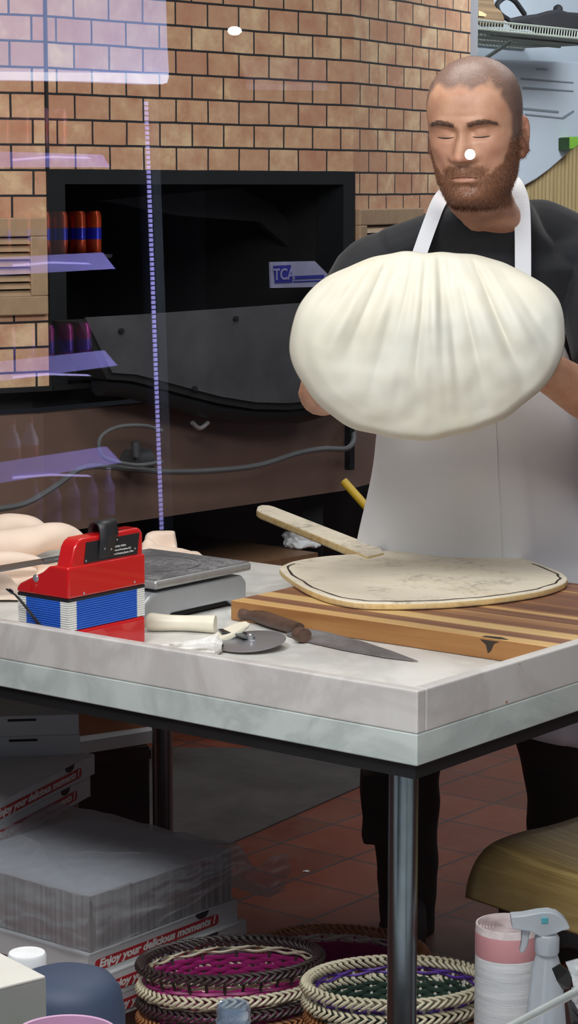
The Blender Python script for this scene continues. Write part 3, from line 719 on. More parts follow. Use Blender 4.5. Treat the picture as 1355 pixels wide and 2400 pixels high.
# ================================================================ folded cream cloth heap
M['cloth'] = simple('cream_cloth', (238,216,198), .75, 0, .05, 5, sheen=.15)
def roll(bm, pts, rad, sq=.8):
    pp = smooth_path(pts, 6); m = len(pts) - 1
    rr = [lerp_table([(i/m, r) for i, r in enumerate(rad)], i/(len(pp)-1)) for i in range(len(pp))]
    tube(bm, pp, rr, 20, squash=sq, up=(0,0,1))
def cloth_heap(name, label, rolls, sheet, seed, smo=34, extra=()):
    bm = BM()
    for pts, rad in rolls: roll(bm, [P(*q) for q in pts], rad)
    prism(bm, [PZ(u, v, TZS + .0025) for u, v in sheet], (0,0,.008))
    for poly, Y, t_ in extra: prism(bm, [P(u, v, Y) for u, v in poly], (0, t_, 0))
    me = remesh(bm, .0062, smo, .5); nn = [v.normal.copy() for v in me.vertices]
    for v, n_ in zip(me.vertices, nn):
        q = v.co; d = noise.noise(Vector((q.x*9, q.y*9, q.z*16 + seed)))*.007 + noise.noise(Vector((q.x*24 + seed, q.y*20, q.z*36)))*.002
        v.co = q + n_*d; v.co.z = max(v.co.z, TZS + .001)
    c = P(*rolls[0][0][0]); c.z = TZS; me.transform(Matrix.Translation(-c))
    o = link(name, me, M['cloth'], None, True, c, angle=180); tag(o, label, 'cloth'); return o
cloth_heap('folded_cloth', 'cream cloth bunched in thick rolls behind the red accordion', [
    ([(-60,1262,4.80),(0,1236,4.80),(70,1236,4.80),(125,1275,4.80)], [.03,.040,.036,.02]),
    ([(-60,1290,4.62),(40,1278,4.62),(120,1258,4.66),(165,1262,4.70),(215,1300,4.72)], [.04,.042,.040,.034,.012]),
    ([(-60,1322,4.48),(20,1312,4.48),(75,1314,4.50),(120,1330,4.52)], [.022,.026,.022,.01]),
    ([(-60,1365,4.36),(10,1356,4.36),(40,1372,4.36)], [.02,.02,.01])],
    [(-60,1330),(230,1312),(250,1330),(60,1412),(-80,1412)], 1.0)
cloth_heap('folded_cloth', 'cream cloth corner standing up in a fold behind the scale', [
    ([(330,1312,4.84),(344,1268,4.84),(362,1282,4.84),(382,1304,4.84)], [.014,.016,.014,.010]),
    ([(330,1300,4.82),(370,1298,4.82),(420,1298,4.84),(472,1307,4.86)], [.024,.026,.020,.006])],
    [(325,1300),(470,1302),(476,1310),(330,1318)], 4.0, 9, [([(332,1300),(338,1252),(356,1246),(413,1242),(416,1286),(414,1306)], 4.86, .030)])
# steel tongs lying on the cloth
bm = BM()
pa, pb = P(-30, 1340, 4.30), P(125, 1312, 4.34)
M['dull_steel'] = simple('dull_steel', (150,150,152), .35, .9, .15, 12)
dv = (pb - pa).normalized(); sd = Vector((-dv.y, dv.x, 0))
g = thing('steel_scraper', 'long grey steel spatula lying on the cream cloth', 'spatula', (pa + pb)/2, 0)
bm = BM(); prism(bm, [pa - sd*.028, pb - sd*.026, pb + sd*.018, pa + sd*.028], (0,0,.003)); obj('blade', bm, M['dull_steel'], g, smooth=False)
bm = BM(); tube(bm, [pb - dv*.02, pb + dv*.10], [.012, .009], 10, squash=.5, up=(0,0,1)); obj('handle', bm, M['dark_sheet'], g)
# ================================================================ the man stretching dough
pc = P(1105, 1300, 4.56)
person = thing('person', 'bearded man with cropped hair in black t-shirt and white apron stretching dough', 'person', (pc.x, 4.56, 0), 0)
# ---- head in its own frame: x = image right, y = forward (out of the face), z = up, chin at z = 0
HC = P(1115, 290, 4.15); YAW, PITCH, ROLL, HS = math.radians(20.5), math.radians(11), math.radians(1), 1.06
HROT = Matrix.Rotation(YAW, 3, 'Z') @ Matrix.Rotation(math.pi, 3, 'Z')   # face towards -Y
# build axes explicitly: forward f, right r (image right), up u
f_ = Vector((-math.sin(YAW), -math.cos(YAW), 0)); r_ = Vector((math.cos(YAW), -math.sin(YAW), 0)); u_ = Vector((0,0,1))
f2 = f_*math.cos(PITCH) - u_*math.sin(PITCH); u2 = u_*math.cos(PITCH) + f_*math.sin(PITCH)
r2 = r_*math.cos(ROLL) + u2*math.sin(ROLL); u3 = u2*math.cos(ROLL) - r_*math.sin(ROLL)
HM = Matrix((r2*HS, f2*HS, u3*HS)).transposed().to_4x4(); HM.translation = HC - (HM.to_3x3() @ Vector((0, 0, .122)))
HMI = HM.inverted()
def cub(tab, x):
    n_ = len(tab)
    if x <= tab[0][0]: return tab[0][1]
    if x >= tab[-1][0]: return tab[-1][1]
    i = max(k for k in range(n_ - 1) if tab[k][0] <= x)
    def tg(k):
        a_, b_ = tab[max(k-1, 0)], tab[min(k+1, n_-1)]; return (b_[1]-a_[1])/(b_[0]-a_[0])
    h = tab[i+1][0]-tab[i][0]; t_ = (x-tab[i][0])/h
    return (2*t_**3-3*t_*t_+1)*tab[i][1] + (t_**3-2*t_*t_+t_)*h*tg(i) + (-2*t_**3+3*t_*t_)*tab[i+1][1] + (t_**3-t_*t_)*h*tg(i+1)
def g2(x, z, cx, cz, sx, sz): return math.exp(-((x-cx)/sx)**2 - ((z-cz)/sz)**2)
T_W = [(-.14,.060),(-.09,.058),(-.05,.0575),(-.02,.055),(0,.053),(.012,.058),(.03,.066),(.06,.072),(.09,.0765),(.12,.0785),(.15,.0795),(.175,.077),(.197,.069),(.214,.055),(.226,.038),(.233,.020),(.2365,.0)]
T_F = [(-.14,.056),(-.09,.052),(-.05,.045),(-.025,.040),(-.012,.062),(-.002,.078),(.010,.086),(.028,.087),(.045,.089),(.06,.089),(.09,.088),(.118,.087),(.135,.0915),(.155,.092),(.178,.087),(.197,.075),(.214,.057),(.226,.039),(.233,.020),(.2365,.0)]
T_B = [(-.14,-.056),(-.09,-.056),(-.05,-.062),(-.02,-.068),(.02,-.072),(.06,-.083),(.10,-.098),(.14,-.104),(.17,-.101),(.195,-.089),(.214,-.069),(.226,-.047),(.233,-.023),(.2365,.0)]
def head_pt(z, a):
    w, fr, bk = cub(T_W, z), cub(T_F, z), cub(T_B, z)
    ca, sa = math.cos(a), math.sin(a)
    e = .86 if sa > 0 else 1.0
    x = w * math.copysign(abs(ca)**e, ca)
    y = fr * abs(sa)**.92 if sa > 0 else bk * abs(sa)
    if sa > .0:
        k = min(1, max(0, sa*2.2)); ax = abs(x); d = 0.0
        d += .0055*g2(ax, z, .031, .137, .022, .008)            # brow ridge
        d -= .0150*g2(ax, z, .028, .121, .019, .012)            # eye socket
        d += .0110*g2(ax, z, .0305, .1195, .0135, .0085)         # lid over the eyeball
        d -= .0030*g2(ax, z, .0305, .112, .014, .0018)
        d += .0022*g2(ax, z, .031, .1045, .014, .0035)           # lower edge of the lid
        d -= .006*g2(ax, z, .0150, .119, .006, .009)             # inner corner
        nb = [(.0675,.0),(.073,.012),(.0775,.0235),(.084,.0245),(.094,.019),(.105,.0135),(.116,.0085),(.126,.006),(.138,.0015),(.150,0)]
        nw = [(.068,.0155),(.082,.0155),(.095,.013),(.11,.0105),(.126,.009),(.15,.012)]
        d += lerp_table(nb, z) * math.exp(-(abs(x)/lerp_table(nw, z))**2.6) * 1.18
        d += .0115*g2(ax, z, .0180, .0785, .0070, .0066)         # nostril wings
        d -= .006*g2(ax, z, .009, .0700, .0050, .003)
        d += .0035*g2(x, z, 0, .0815, .0095, .0075)
        d += .0050*g2(ax, z, .050, .094, .018, .014)            # cheekbone
        d -= .0040*g2(ax, z, .047, .060, .012, .018)
        d -= .0045*g2(ax - (.084 - z)*.45, z, .0185, .072, .004, .016)  # nasolabial fold
        d += .0045*g2(x, z, 0, .060, .022, .009) - .002*g2(x, z, 0, .064, .004, .006)
        d += .0042*g2(x, z, 0, .0505, .018, .0042)              # upper lip
        d -= .0068*g2(x, z, 0, .0462, .024, .0022)              # mouth line
        d += .0055*g2(x, z, 0, .0405, .016, .0046)              # lower lip
        d -= .0050*g2(x, z, 0, .0300, .018, .0050)
        d += .0065*g2(x, z, 0, .012, .022, .012)                # chin
        d -= .0012*g2(ax, z, .0, .150, .03, .002)
        y += d * k
    y += lerp_table([(-.14,-.150),(-.09,-.100),(-.05,-.052),(-.02,-.014),(0,0)], z)
    return Vector((x, y, z))
bm = BM()
zs = [-.135 + (.3714)*i/150 for i in range(150)]
rings = [[bm.verts.new(head_pt(z, 2*math.pi*k/112)) for k in range(112)] for z in zs]
for a, b in zip(rings, rings[1:]):
    for k in range(112): bm.faces.new([a[k], a[(k+1) % 112], b[(k+1) % 112], b[k]])
bm.faces.new(rings[0][::-1])
tp = bm.verts.new((0, 0, .2366))
for k in range(112): bm.faces.new([rings[-1][k], rings[-1][(k+1) % 112], tp])
# ears
for s in (-1, 1):
    ep = [(s*(.076 + q*.5), -.008 - q*.6, z - .012) for q, z in ((0,.075),(.006,.078),(.012,.09),(.016,.105),(.018,.118),(.017,.130),(.012,.138),(.004,.136),(0,.125))]
    tube(bm, smooth_path(ep, 4), .0052, 10)
    tube(bm, smooth_path([(s*.074,-.004,.118),(s*.078,-.01,.106),(s*.08,-.012,.088),(s*.076,-.006,.071)], 4), [.006]*13, 10)
    lathe(bm, [(0,-.004),(.012,-.004),(.014,0),(.012,.003),(0,.003)], 16, M=Matrix.Translation((s*.0785,-.010,.093)) @ Matrix.Rotation(s*math.radians(68), 4, 'Y') @ Matrix.Diagonal((1.9,1.0,1,1)))
    lathe(bm, [(0,-.006),(.006,-.005),(.0075,0),(.006,.005),(0,.006)], 14, (s*.0775,-.006,.067))
bm.transform(HM)
# ---- body
def pt(u, v, Y): return P(u, v, Y)
nk0 = pt(1134, 560, 4.325); nk1 = HM @ Vector((0, -.010, .02))
tube(bm, smooth_path([nk0, nk0.lerp(nk1, .5) + Vector((0,.012,0)), nk1], 5), [.066,.064,.063,.062,.061,.060,.059,.058,.057,.056,.056], 24)
SHR, ELR, WRR = pt(876, 640, 4.36), pt(748, 940, 4.22), pt(905, 815, 4.035)
SHL, ELL, WRL = pt(1392, 605, 4.34), pt(1455, 985, 4.22), pt(1200, 815, 4.02)
tx = Vector((math.cos(math.radians(8)), -math.sin(math.radians(8)), 0)); tyv = Vector((math.sin(math.radians(8)), math.cos(math.radians(8)), 0))
torso = [(pt(1122,1420,4.64), .165, .115), (pt(1118,1300,4.63), .172, .122), (pt(1116,1150,4.59), .160, .122), (pt(1118,1000,4.53), .158, .122), (pt(1124,850,4.46), .172, .122), (pt(1128,720,4.40), .186, .118), (pt(1130,630,4.36), .180, .100), (pt(1133,575,4.33), .140, .078), (pt(1136,545,4.325), .085, .058)]
loft(bm, [(c, tx*w_, tyv*d_, .85) for c, w_, d_ in torso], 32)
def limb(bm, pts, rad, n=16, k=6):
    pp = smooth_path(pts, k); m = len(pts) - 1
    rr = [lerp_table([(i/m, r) for i, r in enumerate(rad)], i/(len(pp)-1)) for i in range(len(pp))]
    tube(bm, pp, rr, n); return pp
limb(bm, [pt(1000,600,4.36), SHR, SHR.lerp(ELR,.5) + Vector((-.01,0,0)), ELR], [.055,.056,.051,.042])
limb(bm, [ELR + Vector((.002,.012,.012)), ELR.lerp(WRR,.30) + Vector((-.014,.0,-.006)), ELR.lerp(WRR,.65), WRR], [.041,.045,.038,.027])
limb(bm, [pt(1270,600,4.35), SHL, SHL.lerp(ELL,.5), ELL], [.055,.056,.050,.042])
limb(bm, [ELL, ELL.lerp(WRL,.35) + Vector((0,0,.002)), ELL.lerp(WRL,.7), WRL], [.041,.0445,.037,.028])
# hands: palm, four curled fingers, thumb
def hand(bm, wr, kn, back, thumb_side):
    """wr wrist, kn knuckle centre, back = direction the back of the hand faces (into the dough)"""
    d = (kn - wr).normalized(); back = (back - d*back.dot(d)).normalized(); s = d.cross(back) * thumb_side
    L = .095
    loft(bm, [(wr - d*.01, s*.027, back*.021, .9), (wr + d*.03, s*.036, back*.018, .8), (wr + d*.07, s*.042, back*.017, .75), (wr + d*.098, s*.041, back*.014, .75)], 20)
    for i, (o_, ln) in enumerate(((.031,.072),(.010,.082),(-.011,.076),(-.031,.060))):
        b0 = wr + d*.085 + s*o_; b1 = wr + d*(.10) + s*o_*1.02 + back*.004
        b2 = b1 + (d*.75 - back*.55).normalized()*ln*.48
        b3 = b2 + (d*.05 - back*1.0).normalized()*ln*.34
        b4 = b3 + (-d*.6 - back*.8).normalized()*ln*.26
        limb(bm, [b0, b1, b2, b3, b4], [.0105,.0102,.0092,.0084,.0072], 10, 5)
    t0 = wr + d*.03 + s*.03; t1 = wr + d*.055 + s*.055 - back*.012; t2 = t1 + d*.034 + s*.008 - back*.008; t3 = t2 + d*.026 - s*.004 - back*.006
    limb(bm, [t0, t1, t2, t3], [.015,.0125,.0108,.0085], 10, 5)
KR, KL = pt(965, 735, 3.995), pt(1130, 728, 3.99)
hand(bm, WRR, KR, Vector((-.1,-1,.5)), 1)
hand(bm, WRL, KL, Vector((.1,-1,.5)), -1)
# legs
HPR, KNR, ANR = pt(1020,1400,4.64), pt(955,1800,4.64), pt(955,2200,4.60)
HPL, KNL, ANL = pt(1235,1400,4.64), pt(1305,1800,4.62), pt(1330,2200,4.60)
limb(bm, [HPR + Vector((0,0,.06)), HPR.lerp(KNR,.5), KNR, KNR.lerp(ANR,.4) + Vector((0,.015,0)), ANR], [.095,.080,.056,.054,.038])
limb(bm, [HPL + Vector((0,0,.06)), HPL.lerp(KNL,.5), KNL, KNL.lerp(ANL,.4) + Vector((0,.015,0)), ANL], [.095,.080,.056,.054,.038])
for an in (ANR, ANL):
    limb(bm, [an, Vector((an.x-.01, an.y-.02, .05)), Vector((an.x-.03, an.y-.10, .035))], [.036,.038,.03])
me = remesh(bm, .0027, 3, .45)
# pigment masks in head space
n = len(me.vertices); at = me.color_attributes.new('pigment', 'FLOAT_COLOR', 'POINT')
def sstep(a, b, x):
    t = max(0, min(1, (x-a)/(b-a))); return t*t*(3-2*t)
def hair_mask(p):
    x, y, z = p; ax = abs(x); nz = noise.noise(Vector((x*70, y*70, z*70)))*.006
    hl = .187 + .010*g2(x, 0, 0, 0, .018, 1) - .5*max(0, ax-.05) + nz + .012*g2(ax, 0, .042, 0, .014, 1)    # hairline height at the front, receding corners
    front = sstep(hl-.006, hl+.008, z + max(0, .045 - y)*1.1)
    side = sstep(.058, .066, ax) * sstep(.042, .030, y - max(0, z-.14)*.55) * sstep(.088, .104, z)
    if ax > .0805 and z < .135 and y < .02: return 0
    back = sstep(-.02, -.045, y) * sstep(.015, .045, z)
    return max(front if z > .14 else 0, side, back)
def beard_mask(p):
    x, y, z = p; ax = abs(x); nz = noise.noise(Vector((x*80, y*80, z*80)))*.004
    if y < -.02 or z < -.04: return 0
    edge = lerp_table([(0,.040),(.012,.040),(.020,.048),(.030,.050),(.045,.053),(.058,.064),(.066,.082),(.072,.105),(.09,.115)], ax) + nz
    jaw = sstep(edge+.004, edge-.006, z) * sstep(-.030, -.012, z)
    jaw *= 1 - .55*g2(x, z, 0, .033, .010, .005)
    lip = g2(x, z, 0, .0425, .019, .0034); jaw *= 1 - min(1, lip*1.6)
    mus = g2(ax, z, .012, .0570, .020, .0072) * 1.9 + g2(ax, z, .028, .050, .008, .010)*1.3
    mus *= 1 - .8*g2(x, z, 0, .063, .003, .005)
    mus *= 1 - min(1, 1.3*g2(x, z, 0, .0475, .020, .0026))
    side = sstep(.058, .068, ax) * sstep(.050, .036, y) * sstep(.11, .098, z) * sstep(0, .02, z) * sstep(-.006, .006, y)
    return min(1, max(jaw if y > .0 else jaw*sstep(-.02, 0.0, y), min(1, mus) if y > .05 else 0, side))
def brow_mask(p):
    x, y, z = p
    if y < .05: return 0
    ax = abs(x); c = lerp_table([(.012,.1345),(.024,.138),(.038,.139),(.050,.1355),(.058,.131)], ax)
    return 1.0 if .011 < ax < .057 and abs(z - c) < .0040*(1 - max(0, ax-.035)*22) + .0004 else 0
for i, v in enumerate(me.vertices):
    p = HMI @ v.co
    if -.14 < p.z < .26 and abs(p.x) < .11 and abs(p.y) < .13:
        lips = min(1, .4*g2(p.x, p.z, 0, .0440, .018, .0034)) if p.y > .07 else 0
        red = (min(1, .7*g2(abs(p.x), p.z, .045, .088, .022, .018) + .9*g2(p.x, p.z, 0, .083, .016, .012)) if p.y > .04 else 0)
        if abs(p.x) > .078 and p.y < .02 and p.z < .145: red = .9
        bw_ = brow_mask(p)*.75 if p.y > .05 and .12 < p.z < .15 else 0
        at.data[i].color = (hair_mask(p), max(beard_mask(p), bw_), max(lips, red*.45), 1)
    else: at.data[i].color = (0, 0, .1, 1)
t = NT('skin'); a = t.n('ShaderNodeVertexColor', layer_name='pigment'); sp = t.n('ShaderNodeSeparateColor'); t.l(a.outputs['Color'], sp.inputs[0])
v = t.coord('Object'); n1 = t.noise(v, 30, 5); n2 = t.noise(v, 420, 3, .7); n3 = t.noise(v, 160, 4, .7)
c = t.ramp(n1, [(.3, lin((182,132,106))), (.7, lin((204,158,130)))])
c = t.mix(sp.outputs[2], c, lin((158,88,76)))
c = t.mix(t.math('MULTIPLY', sp.outputs[1], t.ramp(n2, [(.3, (.55,)*3), (.6, GREY1)])), c, lin((122,80,58)))
c = t.mix(t.math('MULTIPLY', sp.outputs[0], t.ramp(n2, [(.3, (.55,)*3), (.6, (.9,)*3)])), c, lin((96,80,76)))
t.set(Base_Color=c, Roughness=.48, Subsurface_Weight=.12); t.b.inputs['Subsurface Radius'].default_value = (.01, .004, .002); t.b.inputs['Subsurface Scale'].default_value = 1.0
t.bump(n3, .12, .001); M['skin'] = t.m
body = link('body', me, M['skin'], None, True, angle=180)
me.transform(wm(person).inverted()); body.parent = person
# ---- short hair, beard and brows as strands on the head surface
def strands(name, mask, count, l0, l1, thick, mats, droop, label=None, seed=3):
    rn = random.Random(seed); inv = wm(person); polys = []
    mesh = me
    acc_ = []; tot = 0.0
    for p in mesh.polygons:
        c = HMI @ (inv @ p.center)
        if not (-.05 < c.z < .25 and abs(c.x) < .1): continue
        m = mask(c)
        if m > .12: tot += p.area * m; acc_.append((tot, p.index))
    bm = BM(); import bisect
    keys = [q[0] for q in acc_]
    for _ in range(count):
        pi = acc_[bisect.bisect_left(keys, rn.random()*tot)][1]; p = mesh.polygons[pi]
        vs = [mesh.vertices[i].co for i in p.vertices]; a_, b_ = rn.random(), rn.random()
        if len(vs) == 4: q = vs[0].lerp(vs[1], a_).lerp(vs[3].lerp(vs[2], a_), b_)
        else: q = p.center
        q = inv @ q; nn = (p.normal).normalized()
        d = (nn + (HM.to_3x3() @ Vector(droop(HMI @ q))) + Vector((rn.uniform(-1,1), rn.uniform(-1,1), rn.uniform(-1,1)))*.35).normalized()
        L = rn.uniform(l0, l1); s = d.cross(Vector((rn.uniform(-1,1), rn.uniform(-1,1), rn.uniform(-1,1)))).normalized() * thick
        q0 = q - nn*.0006; q1 = q + d*L*.55; q2 = q + (d + (HM.to_3x3() @ Vector(droop(HMI @ q)))*.5).normalized()*L
        f1 = bm.faces.new([bm.verts.new(q0 - s), bm.verts.new(q0 + s), bm.verts.new(q1 + s*.8), bm.verts.new(q1 - s*.8)])
        f2_ = bm.faces.new([f1.verts[3], f1.verts[2], bm.verts.new(q2)])
        mi = 0 if rn.random() < .8 else 1
        f1.material_index = mi; f2_.material_index = mi
    return obj(name, bm, mats, person, None, False, label=label)
M['hair'] = simple('cropped_hair', (74,60,56), .6, 0, .2, 40); M['hair_grey'] = simple('greying_hair', (140,130,124), .6, 0, .1)
M['beard'] = simple('brown_beard', (108,72,52), .6, 0, .25, 50); M['beard_light'] = simple('ginger_beard', (152,98,66), .6, 0, .1)
strands('hair', hair_mask, 9000, .0008, .0018, .00015, [M['hair'], M['hair_grey']], lambda p: (0, .3, -.2), 'close-cropped grey-brown hair', 3)
strands('beard', beard_mask, 7500, .0025, .0065, .00026, [M['beard'], M['beard_light']], lambda p: (0, .05, -.9), 'short reddish brown beard and moustache', 4)
for sd_, nm_ in ((-1, 'image-left'), (1, 'image-right')):
    strands('eyebrow', lambda p, s=sd_: brow_mask(p) if p[0]*s > 0 else 0, 520, .004, .007, .00017, [M['hair'], M['beard']], lambda p: (math.copysign(2.6, p[0]), -.3, -.10), 'dark brown eyebrow', 5)
def lash_mask(p):
    x, y, z = p; ax = abs(x)
    c = .1118 + .0014*abs((ax-.0305)/.014)**2
    return 1.0 if y > .04 and .0165 < ax < .0455 and abs(z - c) < .0016 else 0
M['lash'] = simple('eyelash', (38,28,26), .6, 0, 0)
def surf(x, z):
    lo, hi = (0, math.pi/2) if x > 0 else (math.pi/2, math.pi)
    for _ in range(40):
        m_ = (lo + hi)/2
        if head_pt(z, m_).x > x: lo = m_
        else: hi = m_
    return head_pt(z, (lo + hi)/2)
for sd_ in (-1, 1):
    bm = BM(); pp = []
    for k in range(15):
        ax = .0165 + .029*k/14; z = .1116 + .0016*((ax-.0305)/.0145)**2
        pp.append(HM @ (surf(sd_*ax, z) + Vector((0, .0022, 0))))
    tube(bm, pp, [.0003 + .0009*math.sin(math.pi*(k+.6)/15.2) for k in range(15)], 6)
    obj('lid_edge', bm, M['lash'], person, label='dark edge of a lowered eyelid')
bm = BM(); pp = [HM @ (surf(-.023 + .046*k/18, .0466 - .0016*((k-9)/9)**2) + Vector((0, .0030, 0))) for k in range(19)]
tube(bm, pp, [.0004 + .0013*math.sin(math.pi*(k+.6)/19.2) for k in range(19)], 6); obj('mouth_line', bm, simple('lip_shadow', (112,62,54), .6, 0, 0), person, label='thin closed mouth line')
# ---- clothes
M['tee'] = simple('black_jersey', (19,21,27), .85, 0, .12, 8, .1, 900, sheen=.1)
bm = BM()
ts = [(c, w_ + .014, d_ + .016) for c, w_, d_ in torso]
ts[-1] = (pt(1132,545,4.31), .116, .092); ts[-2] = (pt(1133,590,4.34), .150, .090)
tup = Vector((0, 0, .030))
loft(bm, [(c, tx*w_, tyv*d_, .85) for c, w_, d_ in ts] + [(pt(1128,488,4.285), tx*.092 + Vector((0,0,.010)), tyv*.088 + tup*.6, 1.0), (pt(1124,462,4.28), tx*.080 + Vector((0,0,.012)), tyv*.080 + tup*.75, 1.0)], 36)
limb(bm, [pt(1010,610,4.37), SHR + Vector((0,0,-.004)), SHR.lerp(ELR,.35) + Vector((-.006,0,0)), SHR.lerp(ELR,.62) + Vector((-.008,0,0))], [.072,.074,.074,.072], 20)
limb(bm, [pt(1260,605,4.36), SHL, SHL.lerp(ELL,.35), SHL.lerp(ELL,.62)], [.072,.074,.074,.072], 20)
limb(bm, [pt(920,598,4.35), pt(1000,563,4.345), pt(1060,548,4.34)], [.055,.050,.045], 16)
limb(bm, [pt(1345,570,4.34), pt(1270,533,4.34), pt(1200,533,4.34)], [.055,.052,.045], 16)
# wrinkle the shirt a little
mt = remesh(bm, .005, 6, .5)
nrm_ = [v.normal.copy() for v in mt.vertices]
for v, vn in zip(mt.vertices, nrm_):
    q = v.co; nz = noise.noise(Vector((q.x*9 + q.z*5, q.y*8, q.z*14)))*.0045 + noise.noise(Vector((q.x*22, q.y*20, q.z*26)))*.0016
    v.co += vn * nz
o = link('t_shirt', mt, M['tee'], None, True, angle=180); mt.transform(wm(person).inverted()); o.parent = person; o['label'] = 'black crew-neck t-shirt'
# crew-neck band
M['trouser'] = simple('black_trousers', (34,36,34), .85, 0, .15, 10, .1, 700)
bm = BM()
limb(bm, [HPR + Vector((0,0,.10)), HPR, HPR.lerp(KNR,.5), KNR, KNR.lerp(ANR,.45) + Vector((0,.012,0)), ANR + Vector((0,0,-.0))], [.10,.105,.092,.072,.066,.057], 22)
limb(bm, [HPL + Vector((0,0,.10)), HPL, HPL.lerp(KNL,.5), KNL, KNL.lerp(ANL,.45) + Vector((0,.012,0)), ANL], [.10,.105,.092,.072,.066,.057], 22)
loft(bm, [(pt(1118,1260,4.64), tx*.180, tyv*.130, .85), (pt(1120,1400,4.64), tx*.186, tyv*.130, .85), (pt(1122,1480,4.64), tx*.165, tyv*.115, .85)], 32)
box(bm, *(lambda q: (q.x-.095, q.x-.05, q.y-.05, q.y+.05, q.z-.09, q.z+.06))(pt(955,1870,4.64)))
mt = remesh(bm, .006, 8, .5)
nrm_ = [v.normal.copy() for v in mt.vertices]
for v, vn in zip(mt.vertices, nrm_):
    q = v.co; v.co += vn * (noise.noise(Vector((q.x*10, q.y*10, q.z*16)))*.006)
o = link('trousers', mt, M['trouser'], None, True, angle=180); mt.transform(wm(person).inverted()); o.parent = person
for an in (ANR, ANL):
    bm = BM(); bx, by = an.x, an.y
    loft(bm, [(Vector((bx,by+.07,.03)), Vector((.025,0,0)), Vector((0,0,.028)), .8), (Vector((bx,by+.05,.045)), Vector((.038,0,0)), Vector((0,0,.044)), .8), (Vector((bx-.005,by-.02,.05)), Vector((.043,0,0)), Vector((0,0,.05)), .8), (Vector((bx-.015,by-.10,.038)), Vector((.05,0,0)), Vector((0,0,.037)), .8), (Vector((bx-.02,by-.17,.026)), Vector((.046,0,0)), Vector((0,0,.025)), .8), (Vector((bx-.025,by-.20,.018)), Vector((.022,0,0)), Vector((0,0,.016)), .8)], 24)
    o = obj('shoe', bm, M['black'], person)
# ---- apron: bib and skirt wrapped round the front
M['apron'] = simple('white_apron', (232,235,241), .8, 0, .03, 4, .05, 900)
ctr = [(.40, pt(1215,1740,4.60), .285, .145), (.78, pt(1150,1300,4.62), .262, .150), (1.0, pt(1140,1050,4.54), .222, .150), (1.15, pt(1135,900,4.475), .20, .148), (1.30, pt(1128,760,4.41), .185, .142), (1.40, pt(1126,640,4.365), .165, .125)]
ctab = sorted(ctr, key=lambda q: q[1].z)
def ap(z):
    zz = [q[1].z for q in ctab]
    X = lerp_table([(q[1].z, q[1].x) for q in ctab], z); Y = lerp_table([(q[1].z, q[1].y) for q in ctab], z)
    return X, Y, lerp_table([(q[1].z, q[2]) for q in ctab], z), lerp_table([(q[1].z, q[3]) for q in ctab], z)
zlo, zhi = ctab[0][1].z, ctab[-1][1].z
def apron_fn(i, j):
    zb_ = zlo + .24*max(0, .85 - i); z = zb_ + (zhi - zb_) * j
    X, Y, rx, ry = ap(z); fl = max(0, min(1, (1.12 - z)/.5))
    half = math.radians(lerp_table([(zlo, 88), (1.12, 84), (1.22, 62), (1.35, 44), (zhi, 40)], z))
    a = (i*2 - 1) * half
    f = fl * (.020*math.sin(i*17 + .6) * (.4 + .6*fl) + .013*math.sin(i*31 + z*3) * fl + .018*noise.noise(Vector((i*6, z*3, 1))))
    st = .018 * fl * (1 / (1 + math.exp(-(i - .635)*160)))           # the overlapping fold right of the middle
    r = 1 + (f - st) / .2 * .9
    p = Vector((X, Y, z - .05*(1 - j)**6 * math.sin(i*math.pi) + .02*(1-j)**6))
    return p + tx * math.sin(a) * rx * r - tyv * math.cos(a) * ry * r
bm = BM(); grid(bm, apron_fn, 110, 70)
ag = obj('apron', bm, M['apron'], person, label='white bib apron'); solidify(ag, .0025, 1)
bm = BM(); tube(bm, [apron_fn(.545, j/30) - tyv*.0035 for j in range(4, 24)], .0016, 6); obj('apron_seam', bm, M['apron'], ag)
# straps
def strap_px(pts, w_, name='apron_strap'):
    bm = BM(); pp = smooth_path([P(u, v, Y) for u, v, Y in pts], 6); g = []
    for i, p in enumerate(pp):
        d = (pp[min(i+1, len(pp)-1)] - pp[max(i-1, 0)]).normalized(); s = d.cross(Vector((0,1,0))).normalized()
        g.append([bm.verts.new(p - s*w_), bm.verts.new(p + s*w_)])
    for a_, b_ in zip(g, g[1:]): bm.faces.new([a_[0], a_[1], b_[1], b_[0]])
    o = obj(name, bm, M['apron'], ag, smooth=False); solidify(o, .0015, 0)
strap_px([(968,640,4.228),(985,590,4.23),(1010,520,4.235),(1028,475,4.245),(1045,455,4.285),(1075,446,4.34)], .0135)
strap_px([(1226,680,4.215),(1226,600,4.215),(1225,520,4.208),(1221,470,4.215),(1208,435,4.25),(1190,415,4.33)], .0150)
# ================================================================ the dough held up on both fists
dol = [(678,800),(690,742),(718,692),(752,662),(800,640),(850,614),(910,600),(1000,596),(1080,600),(1160,611),(1215,640),(1260,660),(1297,688),(1323,724),(1322,790),(1310,850),(1270,908),(1200,962),(1120,1002),(1040,1022),(950,1028),(870,1011),(800,985),(740,938),(700,880)]
dcu, dcv = 1003, 790
dang = sorted([(math.atan2(v - dcv, u - dcu), math.hypot(u - dcu, v - dcv)) for u, v in dol])
dang = [(dang[-1][0] - 2*math.pi, dang[-1][1])] + dang + [(dang[0][0] + 2*math.pi, dang[0][1])]
def lin_table(tab, x):
    for (x0, y0), (x1, y1) in zip(tab, tab[1:]):
        if x0 <= x <= x1: return y0 + (y1-y0)*(x-x0)/(x1-x0)
    return tab[-1][1]
def drad(a):
    return sum(lin_table(dang, (a + d + math.pi) % (2*math.pi) - math.pi) for d in (-.08,-.04,0,.04,.08)) / 5
